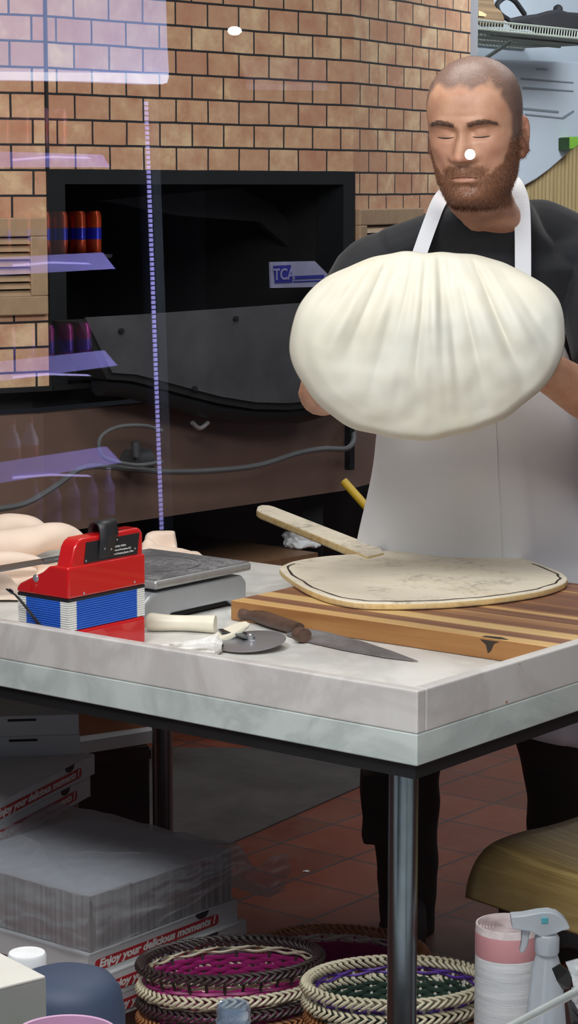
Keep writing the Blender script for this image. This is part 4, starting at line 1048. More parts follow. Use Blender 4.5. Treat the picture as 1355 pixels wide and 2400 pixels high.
def dough_Y(u, v):
    # draped: the top rolls back over the knuckles, the front hangs down and forward at the rim
    t_ = (v - 596) / 432.0; s = (u - 1003) / 325.0
    y = 3.90 + .46*max(0, .46 - t_)**2 - .050*math.sin(min(1, max(0, t_))*math.pi*.9) + .055*s*s
    return y
def ridge(u, v):
    # pleats that fan out from the top centre
    a = math.atan2(u - 1010, v - 380); r = math.hypot(u - 1010, v - 430)
    k = math.exp(-((r - 330)/150)**2)
    q = noise.noise(Vector((a*11, r*.0026, 2))) + .6*noise.noise(Vector((a*24, r*.0036, 7))) + .10*noise.noise(Vector((a*40, r*.006, 4)))
    big = noise.noise(Vector((u*.006, v*.006, 11)))
    return .0165*k*q + .016*big + .0035*noise.noise(Vector((u*.022, v*.022, 3)))
def dough_fn(i, j):
    a = 2*math.pi*i - math.pi; rr = (1 - (1-j)**1.0)
    R_ = drad(a) * (1 + .006*math.sin(a*9) + .004*math.sin(a*17+1)); rho = rr
    u = dcu + math.cos(a)*R_*rho; v = dcv + math.sin(a)*R_*rho
    y = dough_Y(u, v) + ridge(u, v)*min(1, (1-rho)*6)
    lip = max(0, (rho - .93)/.07); y += .018*lip*lip
    return P(u, v, y)
def dough_sq(i, j):
    p, q = i*2 - 1, j*2 - 1
    x, y = p*math.sqrt(1 - q*q/2), q*math.sqrt(1 - p*p/2)
    a = math.atan2(y, x); return dough_fn((a + math.pi)/(2*math.pi), min(1, math.hypot(x, y)))
bm = BM(); grid(bm, dough_sq, 150, 150)
t = NT('pizza_dough'); v = t.coord('Object'); n1 = t.noise(v, 7, 4); n2 = t.noise(v, 90, 4)
t.set(Base_Color=t.ramp(n1, [(.3, lin((207,202,184))), (.7, lin((214,213,203)))]), Roughness=.6, Subsurface_Weight=.15)
t.b.inputs['Subsurface Radius'].default_value = (.012,.010,.006); t.b.inputs['Subsurface Scale'].default_value = 1.0; t.bump(n2, .05, .001)
dc = P(dcu, dcv, 3.92)
do = obj('pizza_dough', bm, t.m, None, None, True, dc, angle=180); ms = do.modifiers.new('soft', 'SMOOTH'); ms.iterations = 10; ms.factor = .5; s = solidify(do, .007, 0)
tag(do, 'round white stretched pizza dough held up on the fists of the man', 'dough')
# ================================================================ cardboard pizza boxes
M['box_white'] = simple('box_white_card', (190,192,194), .7, 0, .05, 6)
M['kraft'] = simple('kraft_card', (138,112,88), .8, 0, .12, 20)
M['box_red'] = simple('box_red_print', (168,34,40), .6, 0, .06)
M['box_letter'] = simple('box_letter', (214,214,212), .6, 0, 0)
M['gap'] = simple('box_gap', (40,38,38), .9, 0, 0)
BW = .40; BH = .040
def pizza_box(label, M4, group, blank=False):
    """M4: frame at the bottom near corner; x along the printed face, y along the left face, z up"""
    p = M4.translation; x = M4.to_3x3() @ Vector((1,0,0)); rz = math.atan2(x.y, x.x)
    t = thing('pizza_box', label, 'pizza box', p, rz, group)
    bm = BM(); box(bm, 0, BW, 0, BW, 0, BH); o = obj('tray', bm, M['box_white'], t, M4, smooth=False)
    bm = BM(); box(bm, .001, BW-.001, .001, BW-.001, BH, BH+.0012)
    # serrated lip where lid meets tray
    n_ = 44
    for k in range(n_):
        a0, a1 = .004 + (BW-.008)*k/n_, .004 + (BW-.008)*(k+1)/n_
        f = [Vector((a0, -.0006, BH+.001)), Vector((a1, -.0006, BH+.001)), Vector(((a0+a1)/2, -.0006, BH-.0025))]
        prism(bm, f, (0, .0005, 0))
    obj('lid', bm, M['box_white'], t, M4, smooth=False)
    bm = BM()
    for cx in ((.30,) if not blank else ()):
        pts = [Vector((cx + .018*math.cos(a), -.0008, BH + .001 - .012*math.sin(a))) for a in [math.pi*i/10 for i in range(11)]]
        prism(bm, pts, (0, .0006, 0))
    if blank: prism(bm, [Vector((.258,-.0008,.030)), Vector((.315,-.0008,.030)), Vector((.315,-.0008,.0350)), Vector((.258,-.0008,.0350))], (0,.0006,0))
    obj('lid_slot', bm, M['gap'], t, M4, smooth=False)
    if not blank:
        bm = BM(); r, x0, x1, z0, z1 = .007, .018, .345, .0075, .0275
        pts = []
        for cx, cz, a0 in ((x1-r, z0+r, -90), (x1-r, z1-r, 0), (x0+r, z1-r, 90), (x0+r, z0+r, 180)):
            for q in range(6):
                a = math.radians(a0 + q*18); pts.append(Vector((cx + r*math.cos(a), -.0009, cz + r*math.sin(a))))
        prism(bm, pts, (0, .0006, 0)); b = obj('printed_band', bm, M['box_red'], t, M4, smooth=False, label='red printed band with white lettering')
        bm = text_bm('Enjoy your delicious moments !', .0205, .0001, .0009, .25)
        xs = [v.co.x for v in bm.verts]; sc = (.310)/(max(xs)-min(xs))
        bm.transform(M4 @ Matrix.Translation((.027, -.0011, .0125)) @ Matrix.Rotation(math.pi/2, 4, 'X') @ Matrix.Diagonal((sc, .95, 1, 1)))
        obj('lettering', bm, M['box_letter'], b, None, smooth=False)
    return t
bA = facet(39.5)
def bframe(u, v, Y, az): 
    d = facet(az); return frame(P(u, v, Y), d, Vector((-d.y, d.x, 0)))
f1 = bframe(206, 2294, 3.72, 38.5)
pizza_box('white pizza box with clear red slogan band, directly under the wrapped bundle', f1, 'pizza boxes under the table')
d = facet(38.5); f2 = f1.copy(); f2.translation = f1.translation + d*.012 + Vector((0,0,-BH-.0015)) + Vector((d.y,-d.x,0))*.012
pizza_box('white pizza box second from the top under the wrapped bundle, slogan half hidden by baskets', f2, 'pizza boxes under the table')
f3 = f2.copy(); f3.translation = f2.translation + Vector((0,0,-BH-.0015)) - d*.004
pizza_box('lowest visible white pizza box under the wrapped bundle beside the baskets', f3, 'pizza boxes under the table')
# carton carrying them
q = f3.translation; z_ = q.z
t = thing('cardboard_carton', 'plain cardboard carton carrying the pizza boxes under the table', 'carton', q - Vector((0,0,q.z)), math.atan2(d.y, d.x))
bm = BM(); box(bm, .015, BW-.01, .015, BW-.01, 0, z_ - .001); fr = f3.copy(); fr.translation = Vector((q.x, q.y, 0)); obj('carton_body', bm, M['kraft'], t, fr, smooth=False)
bm = BM(); box(bm, .015, BW-.01, .18, .22, z_-.0012, z_-.0006); obj('tape', bm, M['box_white'], t, fr, smooth=False)
# upper stack further back: standing on a second carton
az2 = 22
top = bframe(222, 1813, 4.45, az2); top.translation = top.translation - facet(az2)*BW*1.08
u1 = top @ Matrix.Diagonal((1.08, 1.08, 1, 1))
pizza_box('dark-topped pizza box with dim red slogan band in the stack left of the table leg', u1, 'pizza boxes at the far left')
u0 = u1.copy(); u0.translation = u1.translation - Vector((0,0,BH+.0015)) - facet(az2)*.02
pizza_box('white pizza box beneath the dim slogan box, partly behind the plastic bundle', u0, 'pizza boxes at the far left')
# blank boxes on top, turned so that a blank face looks out
d3 = facet(83); zt_ = u1.translation.z + BH + .0016
p3 = PZ(188, 1768, zt_); 
fb = frame(p3 - d3*BW, d3, Vector((-d3.y, d3.x, 0)))
pizza_box('blank white pizza box with dark slot, crosswise on the slogan stack', fb, 'blank pizza boxes at the far left', True)
fb2 = fb.copy(); fb2.translation = fb.translation + Vector((0,0,BH+.0016)) - d3*.002
pizza_box('topmost blank white box just below the table frame at far left', fb2, 'blank pizza boxes at the far left', True)
q = u0.translation; dd = facet(az2)
t = thing('cardboard_carton', 'brown carton standing behind the plastic bundle under the slogan stack', 'carton', Vector((q.x, q.y, 0)), math.atan2(dd.y, dd.x))
fr = u0.copy(); fr.translation = Vector((q.x, q.y, 0))
bm = BM(); box(bm, .02, BW-.01, .02, BW-.01, 0, q.z - .001); obj('carton_body', bm, M['kraft'], t, fr, smooth=False)
bm = BM(); box(bm, .02, BW-.01, .18, .22, q.z-.0012, q.z-.0006); obj('tape', bm, M['box_white'], t, fr, smooth=False)
# brown carton and white box glimpsed behind, on a dark crate
ga = P(240, 1745, 4.95); gz = ga.z
cr = thing('dark_crate', 'dark crate in shadow behind the pizza box stacks', 'crate', (ga.x, 4.98, 0), .35)
GM = Matrix.Translation((ga.x - .03, 5.02, 0)) @ Matrix.Rotation(.35, 4, 'Z')
bm = BM(); box(bm, -.22, .10, -.12, .12, 0, gz - .002); obj('crate_body', bm, M['black'], cr, GM, smooth=False)
bm = BM(); box(bm, -.224, .104, -.124, .124, gz - .03, gz - .01); obj('crate_band', bm, M['black_steel'], cr, GM, smooth=False)
wb = thing('flat_white_box', 'flat white box sticking out below the orange-brown carton', 'box', (ga.x, 4.98, gz), .6)
bm = BM(); box(bm, -.22, .12, -.13, .11, gz, gz + .028); obj('box_body', bm, M['box_white'], wb, Matrix.Translation((ga.x - .04, 5.02, 0)) @ Matrix.Rotation(.6, 4, 'Z'), smooth=False)
cb = thing('open_carton', 'orange-brown carton seen in the gap below the table frame', 'carton', (ga.x, 5.0, gz), .5)
M['orange_card'] = simple('orange_card', (150,92,62), .8); CBM = Matrix.Translation((ga.x - .05, 5.04, gz + .0285)) @ Matrix.Rotation(.55, 4, 'Z')
bm = BM(); box(bm, -.17, .12, -.11, .11, 0, .15); obj('carton_body', bm, M['orange_card'], cb, CBM, smooth=False)
bm = BM(); box(bm, -.17, .12, -.02, .02, .15, .151); obj('tape', bm, M['kraft'], cb, CBM, smooth=False)
# ================================================================ bundles of flat grey cartons in a plastic bag
t = NT('stacked_card_edges'); v = t.coord('Object', (1,1,1)); mp = t.n('ShaderNodeMapping'); mp.inputs['Scale'].default_value = (160, 160, 2); t.l(v, mp.inputs[0])
n1 = t.noise(mp.outputs[0], 1.0, 3); t.set(Base_Color=t.ramp(n1, [(.3, lin((112,112,112))), (.7, lin((172,172,172)))]), Roughness=.85); t.bump(n1, .4, .002); M['edges'] = t.m
M['card_top'] = simple('grey_card_face', (176,180,188), .7, 0, .06, 5)
zb = f1.translation.z + BH + .002; pk = f1.copy(); pk.translation = f1.translation + Vector((0,0,BH + .0022))
PH = .100
def bundle(label, x0, x1, y0, y1, h):
    c = pk @ Vector(((x0+x1)/2, (y0+y1)/2, 0))
    t = thing('carton_bundle', label, 'carton bundle', c, math.atan2(d.y, d.x), 'bundles of flat cartons')
    bm = BM(); box(bm, x0, x1, y0, y1, 0, h - .002); obj('card_edges', bm, M['edges'], t, pk, smooth=False)
    bm = BM(); box(bm, x0, x1, y0, y1, h - .0019, h); obj('top_sheet', bm, M['card_top'], t, pk, smooth=False)
bundle('bundle of flat grey cartons at the near left end of the plastic wrap', .012, .118, .004, .375, PH)
bundle('longer bundle of flat grey cartons at the far right of the plastic wrap', .122, .388, .004, .375, PH - .004)
# plastic film
t = NT('plastic_film'); t.t.nodes.remove(t.b); lw = t.n('ShaderNodeLayerWeight', Blend=.35)
tr = t.n('ShaderNodeBsdfTransparent'); tr.inputs['Color'].default_value = (.9,.92,.94,1); gl = t.n('ShaderNodeBsdfGlossy', Roughness=.2); df = t.n('ShaderNodeBsdfTranslucent'); df.inputs['Color'].default_value = (.8,.82,.86,1); d2_ = t.n('ShaderNodeBsdfDiffuse'); d2_.inputs['Color'].default_value = (.75,.77,.8,1)
m0 = t.n('ShaderNodeMixShader'); m0.inputs[0].default_value = .55; t.l(df.outputs[0], m0.inputs[1]); t.l(d2_.outputs[0], m0.inputs[2])
m1 = t.n('ShaderNodeMixShader'); t.l(t.math('MULTIPLY_ADD', lw.outputs['Facing'], .35), m1.inputs[0]); t.l(tr.outputs[0], m1.inputs[1]); t.l(m0.outputs[0], m1.inputs[2])
m1.inputs[0].default_value = .3
mm = t.n('ShaderNodeMath', operation='MULTIPLY_ADD'); t.l(lw.outputs['Facing'], mm.inputs[0]); mm.inputs[1].default_value = .42; mm.inputs[2].default_value = .13; t.l(mm.outputs[0], m1.inputs[0])
m2 = t.n('ShaderNodeMixShader'); m2.inputs[0].default_value = .15; t.l(m1.outputs[0], m2.inputs[1]); t.l(gl.outputs[0], m2.inputs[2])
v = t.coord('Object'); nb = t.noise(v, 20, 4, .6, 1.6); bp = t.n('ShaderNodeBump', Strength=.45, Distance=.008); t.l(nb, bp.inputs['Height']); t.l(bp.outputs[0], gl.inputs['Normal'])
t.l(m2.outputs[0], t.out.inputs['Surface']); M['film'] = t.m
def film_fn(i, j):
    x = -.008 + .53*i; y = -.016 + .45*j
    nx = noise.noise(Vector((x*9, y*9, 2))); n2 = noise.noise(Vector((x*23, y*23, 6)))
    z = PH + .006 + .008*max(0, nx) + .004*n2 + .05*g2(x, y, .10, .46, .07, .05) + .02*g2(x, y, .28, .48, .10, .05)
    z += .016*math.exp(-((x - .05 - .5*(y - .1))/.018)**2) * math.exp(-((y - .24)/.12)**2) + .010*math.exp(-((x - .20 + .6*(y - .1))/.014)**2) * math.exp(-((y - .12)/.10)**2)
    if x > .39: z -= min(PH+.02, (x-.39)*1.6)
    return Vector((x, y + .010*n2*min(1, j*8), max(-.02, z)))
bm = BM(); grid(bm, film_fn, 90, 80)
def film_side(i, j):
    x = -.008 + .53*i; k = j
    n2 = noise.noise(Vector((x*12, k*4, 3))); n3 = noise.noise(Vector((x*40, k*9, 8))); t0 = film_fn(i, 0)
    low = .012 + .055*max(0, (x-.05)/.47) + .02*n2
    return Vector((x, t0.y - (.012*math.sin(k*2.2) + .010*n2 + .003*n3)*min(1, k*5), t0.z*(1-k) + low*k))
grid(bm, film_side, 80, 24)
def film_left(i, j):
    y = -.016 + .45*i; k = j
    n2 = noise.noise(Vector((y*12, k*4, 13))); n3 = noise.noise(Vector((y*40, k*9, 18))); t0 = film_fn(0, i)
    low = .015 + .02*n2
    return Vector((t0.x - (.010*math.sin(k*2.2) + .008*n2 + .003*n3)*min(1, k*5), t0.y, t0.z*(1-k) + low*k))
grid(bm, film_left, 80, 24)
o = obj('plastic_bag', bm, M['film'], None, pk, True, pk @ Vector((.2, .2, 0)), angle=180); tag(o, 'crumpled clear plastic film draped over the grey carton bundles', 'plastic bag')
# ================================================================ woven oval baskets
def rattan(name, c): return simple(name, c, .5, 0, .14, 40, .1, 300)
M['r_cream'] = rattan('cream_cane', (214,206,178)); M['r_dark'] = rattan('dark_brown_cane', (58,46,44)); M['r_tan'] = rattan('tan_cane', (168,112,68))
M['r_mag'] = rattan('magenta_cane', (150,30,104)); M['r_purple'] = rattan('purple_cane', (96,58,160)); M['r_green'] = rattan('dark_green_cane', (44,66,56)); M['r_white'] = rattan('white_cane', (216,214,206))
def basket(label, c, rz, rx, ry, h, rim, wall, acc, stake, tilt=(0,0), full=True, group='woven baskets', plaits=70):
    t = thing('woven_basket', label, 'basket', c, rz, group)
    X = Matrix.Translation(Vector(c)) @ Matrix.Rotation(rz, 4, 'Z') @ Matrix.Rotation(tilt[0], 4, 'X') @ Matrix.Rotation(tilt[1], 4, 'Y')
    def ell(a, z, off=0.0):
        k = .80 + .20*(z/h)**.8
        return Vector(((rx*k + off)*math.cos(a), (ry*k + off)*math.sin(a), z))
    def nrm(a): return Vector((math.cos(a)/rx, math.sin(a)/ry, 0)).normalized()
    # herringbone-plaited rim
    bm = BM(); n_ = plaits; R_ = .0085
    for row, (sg, ang0, ang1) in enumerate(((1, 2.5, .55), (-1, -1.0, .75), (1, 3.9, 2.4))):
        for k in range(n_):
            a0 = 2*math.pi*(k + .0)/n_; pp = []
            for s in range(5):
                q = s/4; a = a0 + 2*math.pi*1.55*q/n_; ph = ang0 + (ang1-ang0)*q
                pp.append(ell(a, h) + nrm(a)*math.cos(ph)*R_ + Vector((0,0,1))*math.sin(ph)*R_)
            tube(bm, pp, [.0018,.0027,.0029,.0027,.0018], 6)
    obj('rim', bm, rim, t, X, True)
    # woven wall
    N = 30; rows = 11 if full else 5; seg = N*4
    for name, mat_, sel in (('wall', wall, lambda r: True), ('accent_band', acc, None)):
        bm = BM(); z0 = h - .012
        if name == 'wall':
            for r in range(rows):
                z = .004 + (h - .030)*r/(rows-1) if full else h*.45 + (h*.55-.03)*r/(rows-1)
                tube(bm, [ell(2*math.pi*k/seg, z, .0024*math.sin(N/2*2*math.pi*k/seg + r*math.pi)) for k in range(seg)], .0040 if full else .005, 5, closed=True, squash=1.0)
        else:
            for r, z in ((0, h-.016), (1, h-.010)):
                tube(bm, [ell(2*math.pi*k/seg, z + .0018*math.sin(N/2*2*math.pi*k/seg + r*math.pi), -.003 + .002*math.cos(N/2*2*math.pi*k/seg + r*math.pi)) for k in range(seg)], .0026, 5, closed=True)
            if full:
                for r in range(2):
                    tube(bm, [ell(2*math.pi*k/seg, .006, -.006 - .005*r + .002*math.sin(N/2*2*math.pi*k/seg + r*math.pi)) for k in range(seg)], .0026, 5, closed=True)
        obj(name, bm, mat_, t, X, True)
    if full:
        bm = BM()
        for k in range(N):
            a = 2*math.pi*(k+.5)/N
            tube(bm, [ell(a, z_, -.0006) for z_ in (.0, h*.35, h*.7, h-.006)], .0030, 5)
        obj('stakes', bm, stake, t, X, True)
        bm = BM()
        for r in range(12):
            f = .98 - r*.08; tube(bm, [Vector((ell(2*math.pi*k/seg, 0).x*f, ell(2*math.pi*k/seg, 0).y*f, .004 + .0015*math.sin(N/2*2*math.pi*k/seg + r*math.pi))) for k in range(seg)], .0045, 5, closed=True)
        lathe(bm, [(0, .001), (1, .001)], 40, (0,0,0), rx*.8, ry*.8)
        obj('base', bm, wall, t, X, True)
    return t
# right stack (front), left stack, back basket
def bpos(u, v, Y, h): p = P(u, v, Y); p.z -= h; return p
rA = bpos(929, 2303, 3.52, .085)
rz1 = math.radians(6)
basket('oval basket with cream plaited rim, purple and dark green inside, topmost behind the table leg', rA, rz1, .147, .105, .085, M['r_cream'], M['r_green'], M['r_purple'], M['r_white'])
q = rA - Vector((-.002,.0,.027)); basket('cream-rimmed basket directly beneath the green and purple one', q, rz1+.02, .147, .105, .085, M['r_cream'], M['r_tan'], M['r_cream'], M['r_tan'], full=False)
q = rA - Vector((-.006,0,.054)); basket('tan-rimmed basket third from the top behind the table leg', q, rz1, .147, .105, .085, M['r_tan'], M['r_tan'], M['r_tan'], M['r_tan'], full=False)
q = rA - Vector((-.010,0,.081)); basket('lowest tan-rimmed basket at the bottom edge behind the table leg', q, rz1, .147, .105, .085, M['r_tan'], M['r_tan'], M['r_tan'], M['r_tan'], full=False)
rbase = q
lA = bpos(541, 2250, 3.72, .085); rz2 = math.radians(14)
basket('oval basket with dark brown plaited rim and magenta inside, topmost of the left stack', lA, rz2, .155, .10, .085, M['r_dark'], M['r_mag'], M['r_cream'], M['r_dark'])
q = lA - Vector((0,0,.040)); basket('cream-rimmed magenta basket under the dark-rimmed one', q, rz2, .155, .10, .085, M['r_cream'], M['r_mag'], M['r_cream'], M['r_dark'], full=False)
q = lA - Vector((.0,0,.066)); basket('dark brown rimmed basket third in the left stack', q, rz2, .155, .10, .085, M['r_dark'], M['r_dark'], M['r_dark'], M['r_dark'], full=False)
q = lA - Vector((.0,0,.092)); basket('tan-rimmed basket lowest in the left stack beside the pizza boxes', q, rz2, .155, .10, .085, M['r_tan'], M['r_tan'], M['r_tan'], M['r_tan'], full=False)
lbase = q
kA = bpos(800, 2228, 4.02, .085)
basket('brown-rimmed magenta basket with white band, behind the other basket stacks', kA, math.radians(-14), .155, .12, .085, M['r_tan'], M['r_mag'], M['r_white'], M['r_mag'])
for nm, q, ext in (('stool', rbase, (.10,.07)), ('stool', lbase, (.10,.06)), ('stool', kA, (.10,.07))):
    lab = 'low grey stool carrying the ' + ('right basket stack' if q is rbase else 'left basket stack' if q is lbase else 'brown-rimmed magenta basket')
    s = thing(nm, lab, 'stool', (q.x, q.y, 0), 0)
    bm = BM(); box(bm, q.x-ext[0], q.x+ext[0], q.y-ext[1], q.y+ext[1], q.z-.014, q.z-.001); obj('top', bm, M['dark_sheet'], s, smooth=False)
    for sx in (-1, 1):
        for sy in (-1, 1):
            bm = BM(); box(bm, q.x+sx*ext[0]*.8-.01, q.x+sx*ext[0]*.8+.01, q.y+sy*ext[1]*.75-.01, q.y+sy*ext[1]*.75+.01, 0, q.z-.014); obj('leg', bm, M['dark_sheet'], s, smooth=False)
# ================================================================ chair pushed under the table, right
wd = Vector((.65,-.76,0)).normalized(); dp = Vector((.76,.65,0)).normalized()
e0 = P(1095, 2103, 3.74)
t = NT('chair_veneer'); v = t.coord('Object'); mp = t.n('ShaderNodeMapping'); mp.inputs['Rotation'].default_value = (0,0,-math.atan2(dp.y, dp.x)); mp.inputs['Scale'].default_value = (3, 90, 3); t.l(v, mp.inputs[0])
n1 = t.noise(mp.outputs[0], 1, 5, .7, .3); n2 = t.noise(v, 6, 3)
t.set(Base_Color=t.mix(t.math('MULTIPLY', n2, .4), t.ramp(n1, [(.3, lin((120,100,60))), (.55, lin((150,128,80))), (.72, lin((196,172,112)))]), lin((110,88,52))), Roughness=.38); t.bump(n1, .1); M['veneer'] = t.m
chair = thing('chair', 'olive-gold veneer chair with rolled seat edge tucked below the table corner at right', 'chair', (e0.x + .25, e0.y, 0), math.atan2(wd.y, wd.x))
prof = [(0,0),(.004,.022),(.014,.045),(.030,.064),(.055,.078),(.09,.084),(.14,.086),(.20,.084),(.27,.086),(.36,.094)]
pr = smooth_path([Vector((a, b, 0)) for a, b in prof], 4)
bm = BM(); g = []
for i in range(21):
    s = i/20*.44; row = []
    for p in pr:
        sag = -.012*math.sin(i/20*math.pi)*min(1, p.x/.12); row.append(bm.verts.new(e0 + wd*s + dp*p.x + Vector((0,0,p.y + sag))))
    g.append(row)
for a, b in zip(g, g[1:]):
    for k in range(len(pr)-1): bm.faces.new([a[k], a[k+1], b[k+1], b[k]])
o = obj('seat', bm, M['veneer'], chair, angle=80); solidify(o, .010, 0)
for s, dd_ in ((.045, .045), (.395, .045), (.045, .33), (.395, .33)):
    bm = BM(); p = e0 + wd*s + dp*dd_; tube(bm, [Vector((p.x, p.y, e0.z + (.060 if dd_ < .1 else .074))), Vector((p.x, p.y, .0))], .010, 10); obj('leg', bm, M['black_steel'], chair)
bm = BM(); p0 = e0 + wd*.045 + dp*.36; p1 = e0 + wd*.395 + dp*.36
for p in (p0, p1): tube(bm, [p + Vector((0,0,.075)), p + dp*.04 + Vector((0,0,.20))], .010, 10)
obj('back_frame', bm, M['black_steel'], chair)
# ================================================================ roll of plastic bags and spray bottle
rp = P(1191, 2162, 3.30); rr_ = .0495
M['roll_white'] = None
t = NT('bag_roll'); v = t.coord('Object', (6,6,90)); n1 = t.noise(v, 1, 5, .7); t.set(Base_Color=t.ramp(n1, [(.3, lin((196,200,204))), (.7, lin((226,228,230)))]), Roughness=.4); t.bump(n1, .5, .002); M['roll_white'] = t.m
M['roll_pink'] = simple('roll_pink', (196,140,144), .45, 0, .1, 12); 
roll = thing('bag_roll', 'upright roll of white plastic bags with a pink band in front of the chair', 'bag roll', (rp.x, rp.y, 0))
H1 = rp.z
bm = BM(); lathe(bm, [(0,0),(rr_,0),(rr_*1.01,H1*.5),(rr_,H1-.048)], 40, (rp.x, rp.y, 0)); obj('film_body', bm, M['roll_white'], roll)
bm = BM(); lathe(bm, [(rr_,H1-.048),(rr_*1.008,H1-.045),(rr_*1.008,H1-.016),(rr_,H1-.012)], 40, (rp.x, rp.y, 0)); obj('pink_band', bm, M['roll_pink'], roll, label='pink printed band')
bm = BM()
sp = [Vector((rp.x + (.010 + .0375*k/140)*math.cos(k*.36)*1.0, rp.y + (.010 + .0375*k/140)*math.sin(k*.36), H1 - .004 + .003*noise.noise(Vector((k*.2,0,0))))) for k in range(141)]
g = [[bm.verts.new(p - Vector((0,0,.02))), bm.verts.new(p)] for p in sp]
for a, b in zip(g, g[1:]): bm.faces.new([a[0], a[1], b[1], b[0]])
lathe(bm, [(rr_,H1-.012),(rr_*.985,H1-.001),(rr_*.93,H1-.001),(rr_*.9,H1-.01),(.012,H1-.012),(.010,H1-.03),(0,H1-.03)], 40, (rp.x, rp.y, 0))
o = obj('rolled_end', bm, simple('roll_end', (214,200,200), .5, 0, .15, 60), roll)
# spray bottle (translucent)
M['clear_plastic'] = simple('cloudy_plastic', (196,204,212), .25, 0, .03, 5, trans=.45, alpha=.9)
M['teal'] = simple('teal_plastic', (66,140,150), .4)
bp = P(1282, 2240, 2.90); bz = .3005
spray = thing('spray_bottle', 'cloudy translucent spray bottle with trigger head in front of the bag roll', 'spray bottle', (bp.x, bp.y, bz))
zn = P(1282, 2192, 2.90).z
bm = BM(); lathe(bm, [(0,bz),(.031,bz),(.033,bz+.01),(.032,bz+.10),(.027,bz+.15),(.020,zn-.045),(.0145,zn-.026),(.0135,zn-.012)], 32, (bp.x, bp.y, 0), 1.0, .8); o = obj('bottle', bm, M['clear_plastic'], spray)
bm = BM(); lathe(bm, [(0,bz+.002),(.030,bz+.002),(.031,bz+.05),(0,bz+.05)], 32, (bp.x, bp.y, 0), .97, .77); obj('liquid', bm, simple('blue_liquid', (120,160,190), .2, 0, 0, trans=.5), spray)
bm = BM(); lathe(bm, [(.0155,zn-.024),(.0165,zn-.022),(.0165,zn-.002),(.0135,zn+.002),(0,zn+.002)], 24, (bp.x, bp.y, 0)); obj('collar', bm, M['clear_plastic'], spray)
def sy(pts, w_, name, m):
    bm = BM(); prism(bm, [P(u, v, 2.90) + Vector((0,-w_,0)) for u, v in pts], (0, 2*w_, 0)); o = obj(name, bm, m, spray); bevel(o, .002, 3); return o
sy([(1196,2143),(1225,2141),(1262,2134),(1285,2132),(1305,2137),(1322,2150),(1334,2168),(1332,2173),(1315,2176),(1300,2183),(1268,2192),(1245,2178),(1200,2171)], .011, 'spray_head', M['clear_plastic'])
sy([(1222,2174),(1243,2178),(1236,2215),(1226,2232),(1217,2228),(1222,2205)], .006, 'trigger', M['clear_plastic'])
sy([(1266,2143),(1284,2143),(1284,2160),(1266,2160)], .0118, 'valve', M['teal'])
bm = BM(); tube(bm, [Vector((bp.x, bp.y, zn-.01)), Vector((bp.x-.01, bp.y, bz+.012))], .002, 6); obj('dip_tube', bm, M['white'], spray)
# foil packet
M['foil'] = simple('silver_foil', (206,208,212), .25, .8, .2, 40, .4, 90); M['foil_black'] = simple('black_foil', (30,30,32), .35, .2, .1)
fp = P(1340, 2300, 2.80)
pkf = thing('foil_packet', 'crumpled black and silver foil packet at the lower right edge', 'packet', (fp.x, fp.y, .30))
def fpoly(pts, m, name, off=0.0):
    bm = BM(); prism(bm, [P(u, v, 2.80 + o_ + off) for u, v, o_ in pts], (0, .003, 0)); obj(name, bm, m, pkf, smooth=False)
fpoly([(1294,2271,.0),(1312,2260,.01),(1333,2276,.02),(1341,2292,.025),(1335,2318,.02),(1318,2319,.01),(1306,2300,.0)], M['foil_black'], 'black_flap')
fpoly([(1326,2256,.03),(1354,2248,.03),(1372,2262,.03),(1375,2310,.03),(1345,2316,.03),(1340,2290,.03)], M['foil'], 'silver_panel')
fpoly([(1330,2346,.0),(1345,2350,.01),(1362,2380,.02),(1375,2420,.02),(1340,2400,.01)], M['foil_black'], 'folded_tail')
fpoly([(1340,2316,.02),(1372,2310,.03),(1385,2480,.02),(1380,2640,.0),(1352,2640,.0),(1345,2480,.01)], M['foil'], 'wrapper_body', .012)
# display rail
ra, rb = P(1205, 2402, 2.60), P(1480, 2256, 2.95)
rl = thing('display_rail', 'pale metal rail slanting across the lower right corner', 'rail', (ra.x, ra.y, .3))
rc = ra + (ra - rb)*.5
rc.z = ra.z; 
bm = BM(); zr = (ra.z + rb.z)/2; tube(bm, [ra + (ra - rb)*.35, rb], .0055, 12); obj('bar', bm, simple('pale_rail', (196,204,202), .35, .4), rl)
for p in (ra + (ra - rb)*.35, rb):
    bm = BM(); tube(bm, [p, Vector((p.x, min(p.y, 2.97), .30))], .005, 10); obj('post', bm, M['stainless'], rl)
# ================================================================ foreground objects on the ledge
def ground(u, v, Y): p = P(u, v, Y); return p
# pale stone block at the left
p = P(107, 2287, 2.45)
dl = facet(52); dn = Vector((-dl.y, dl.x, 0)); zt = p.z
blk = thing('pale_box', 'pale grey lidded box in the bottom left corner', 'box', (p.x - .12, p.y, .30))
bm = BM(); fr = frame(Vector((p.x, p.y, 0)), -dl, -dn) 
def corner(bm, z0, z1, a, b): prism(bm, [Vector((p.x,p.y,z0)), Vector((p.x,p.y,z0)) - dl*a, Vector((p.x,p.y,z0)) - dl*a + dn*b, Vector((p.x,p.y,z0)) + dn*b], (0,0,z1-z0))
corner(bm, .3005, zt - .004, .26, .30); o = obj('box_body', bm, simple('pale_green_grey', (150,156,148), .6, 0, .05), blk, smooth=False)
bm = BM(); corner(bm, zt - .004, zt, .262, .302); o = obj('box_lid', bm, simple('pale_lid', (206,204,196), .55, 0, .04), blk, smooth=False); bevel(o, .0015)
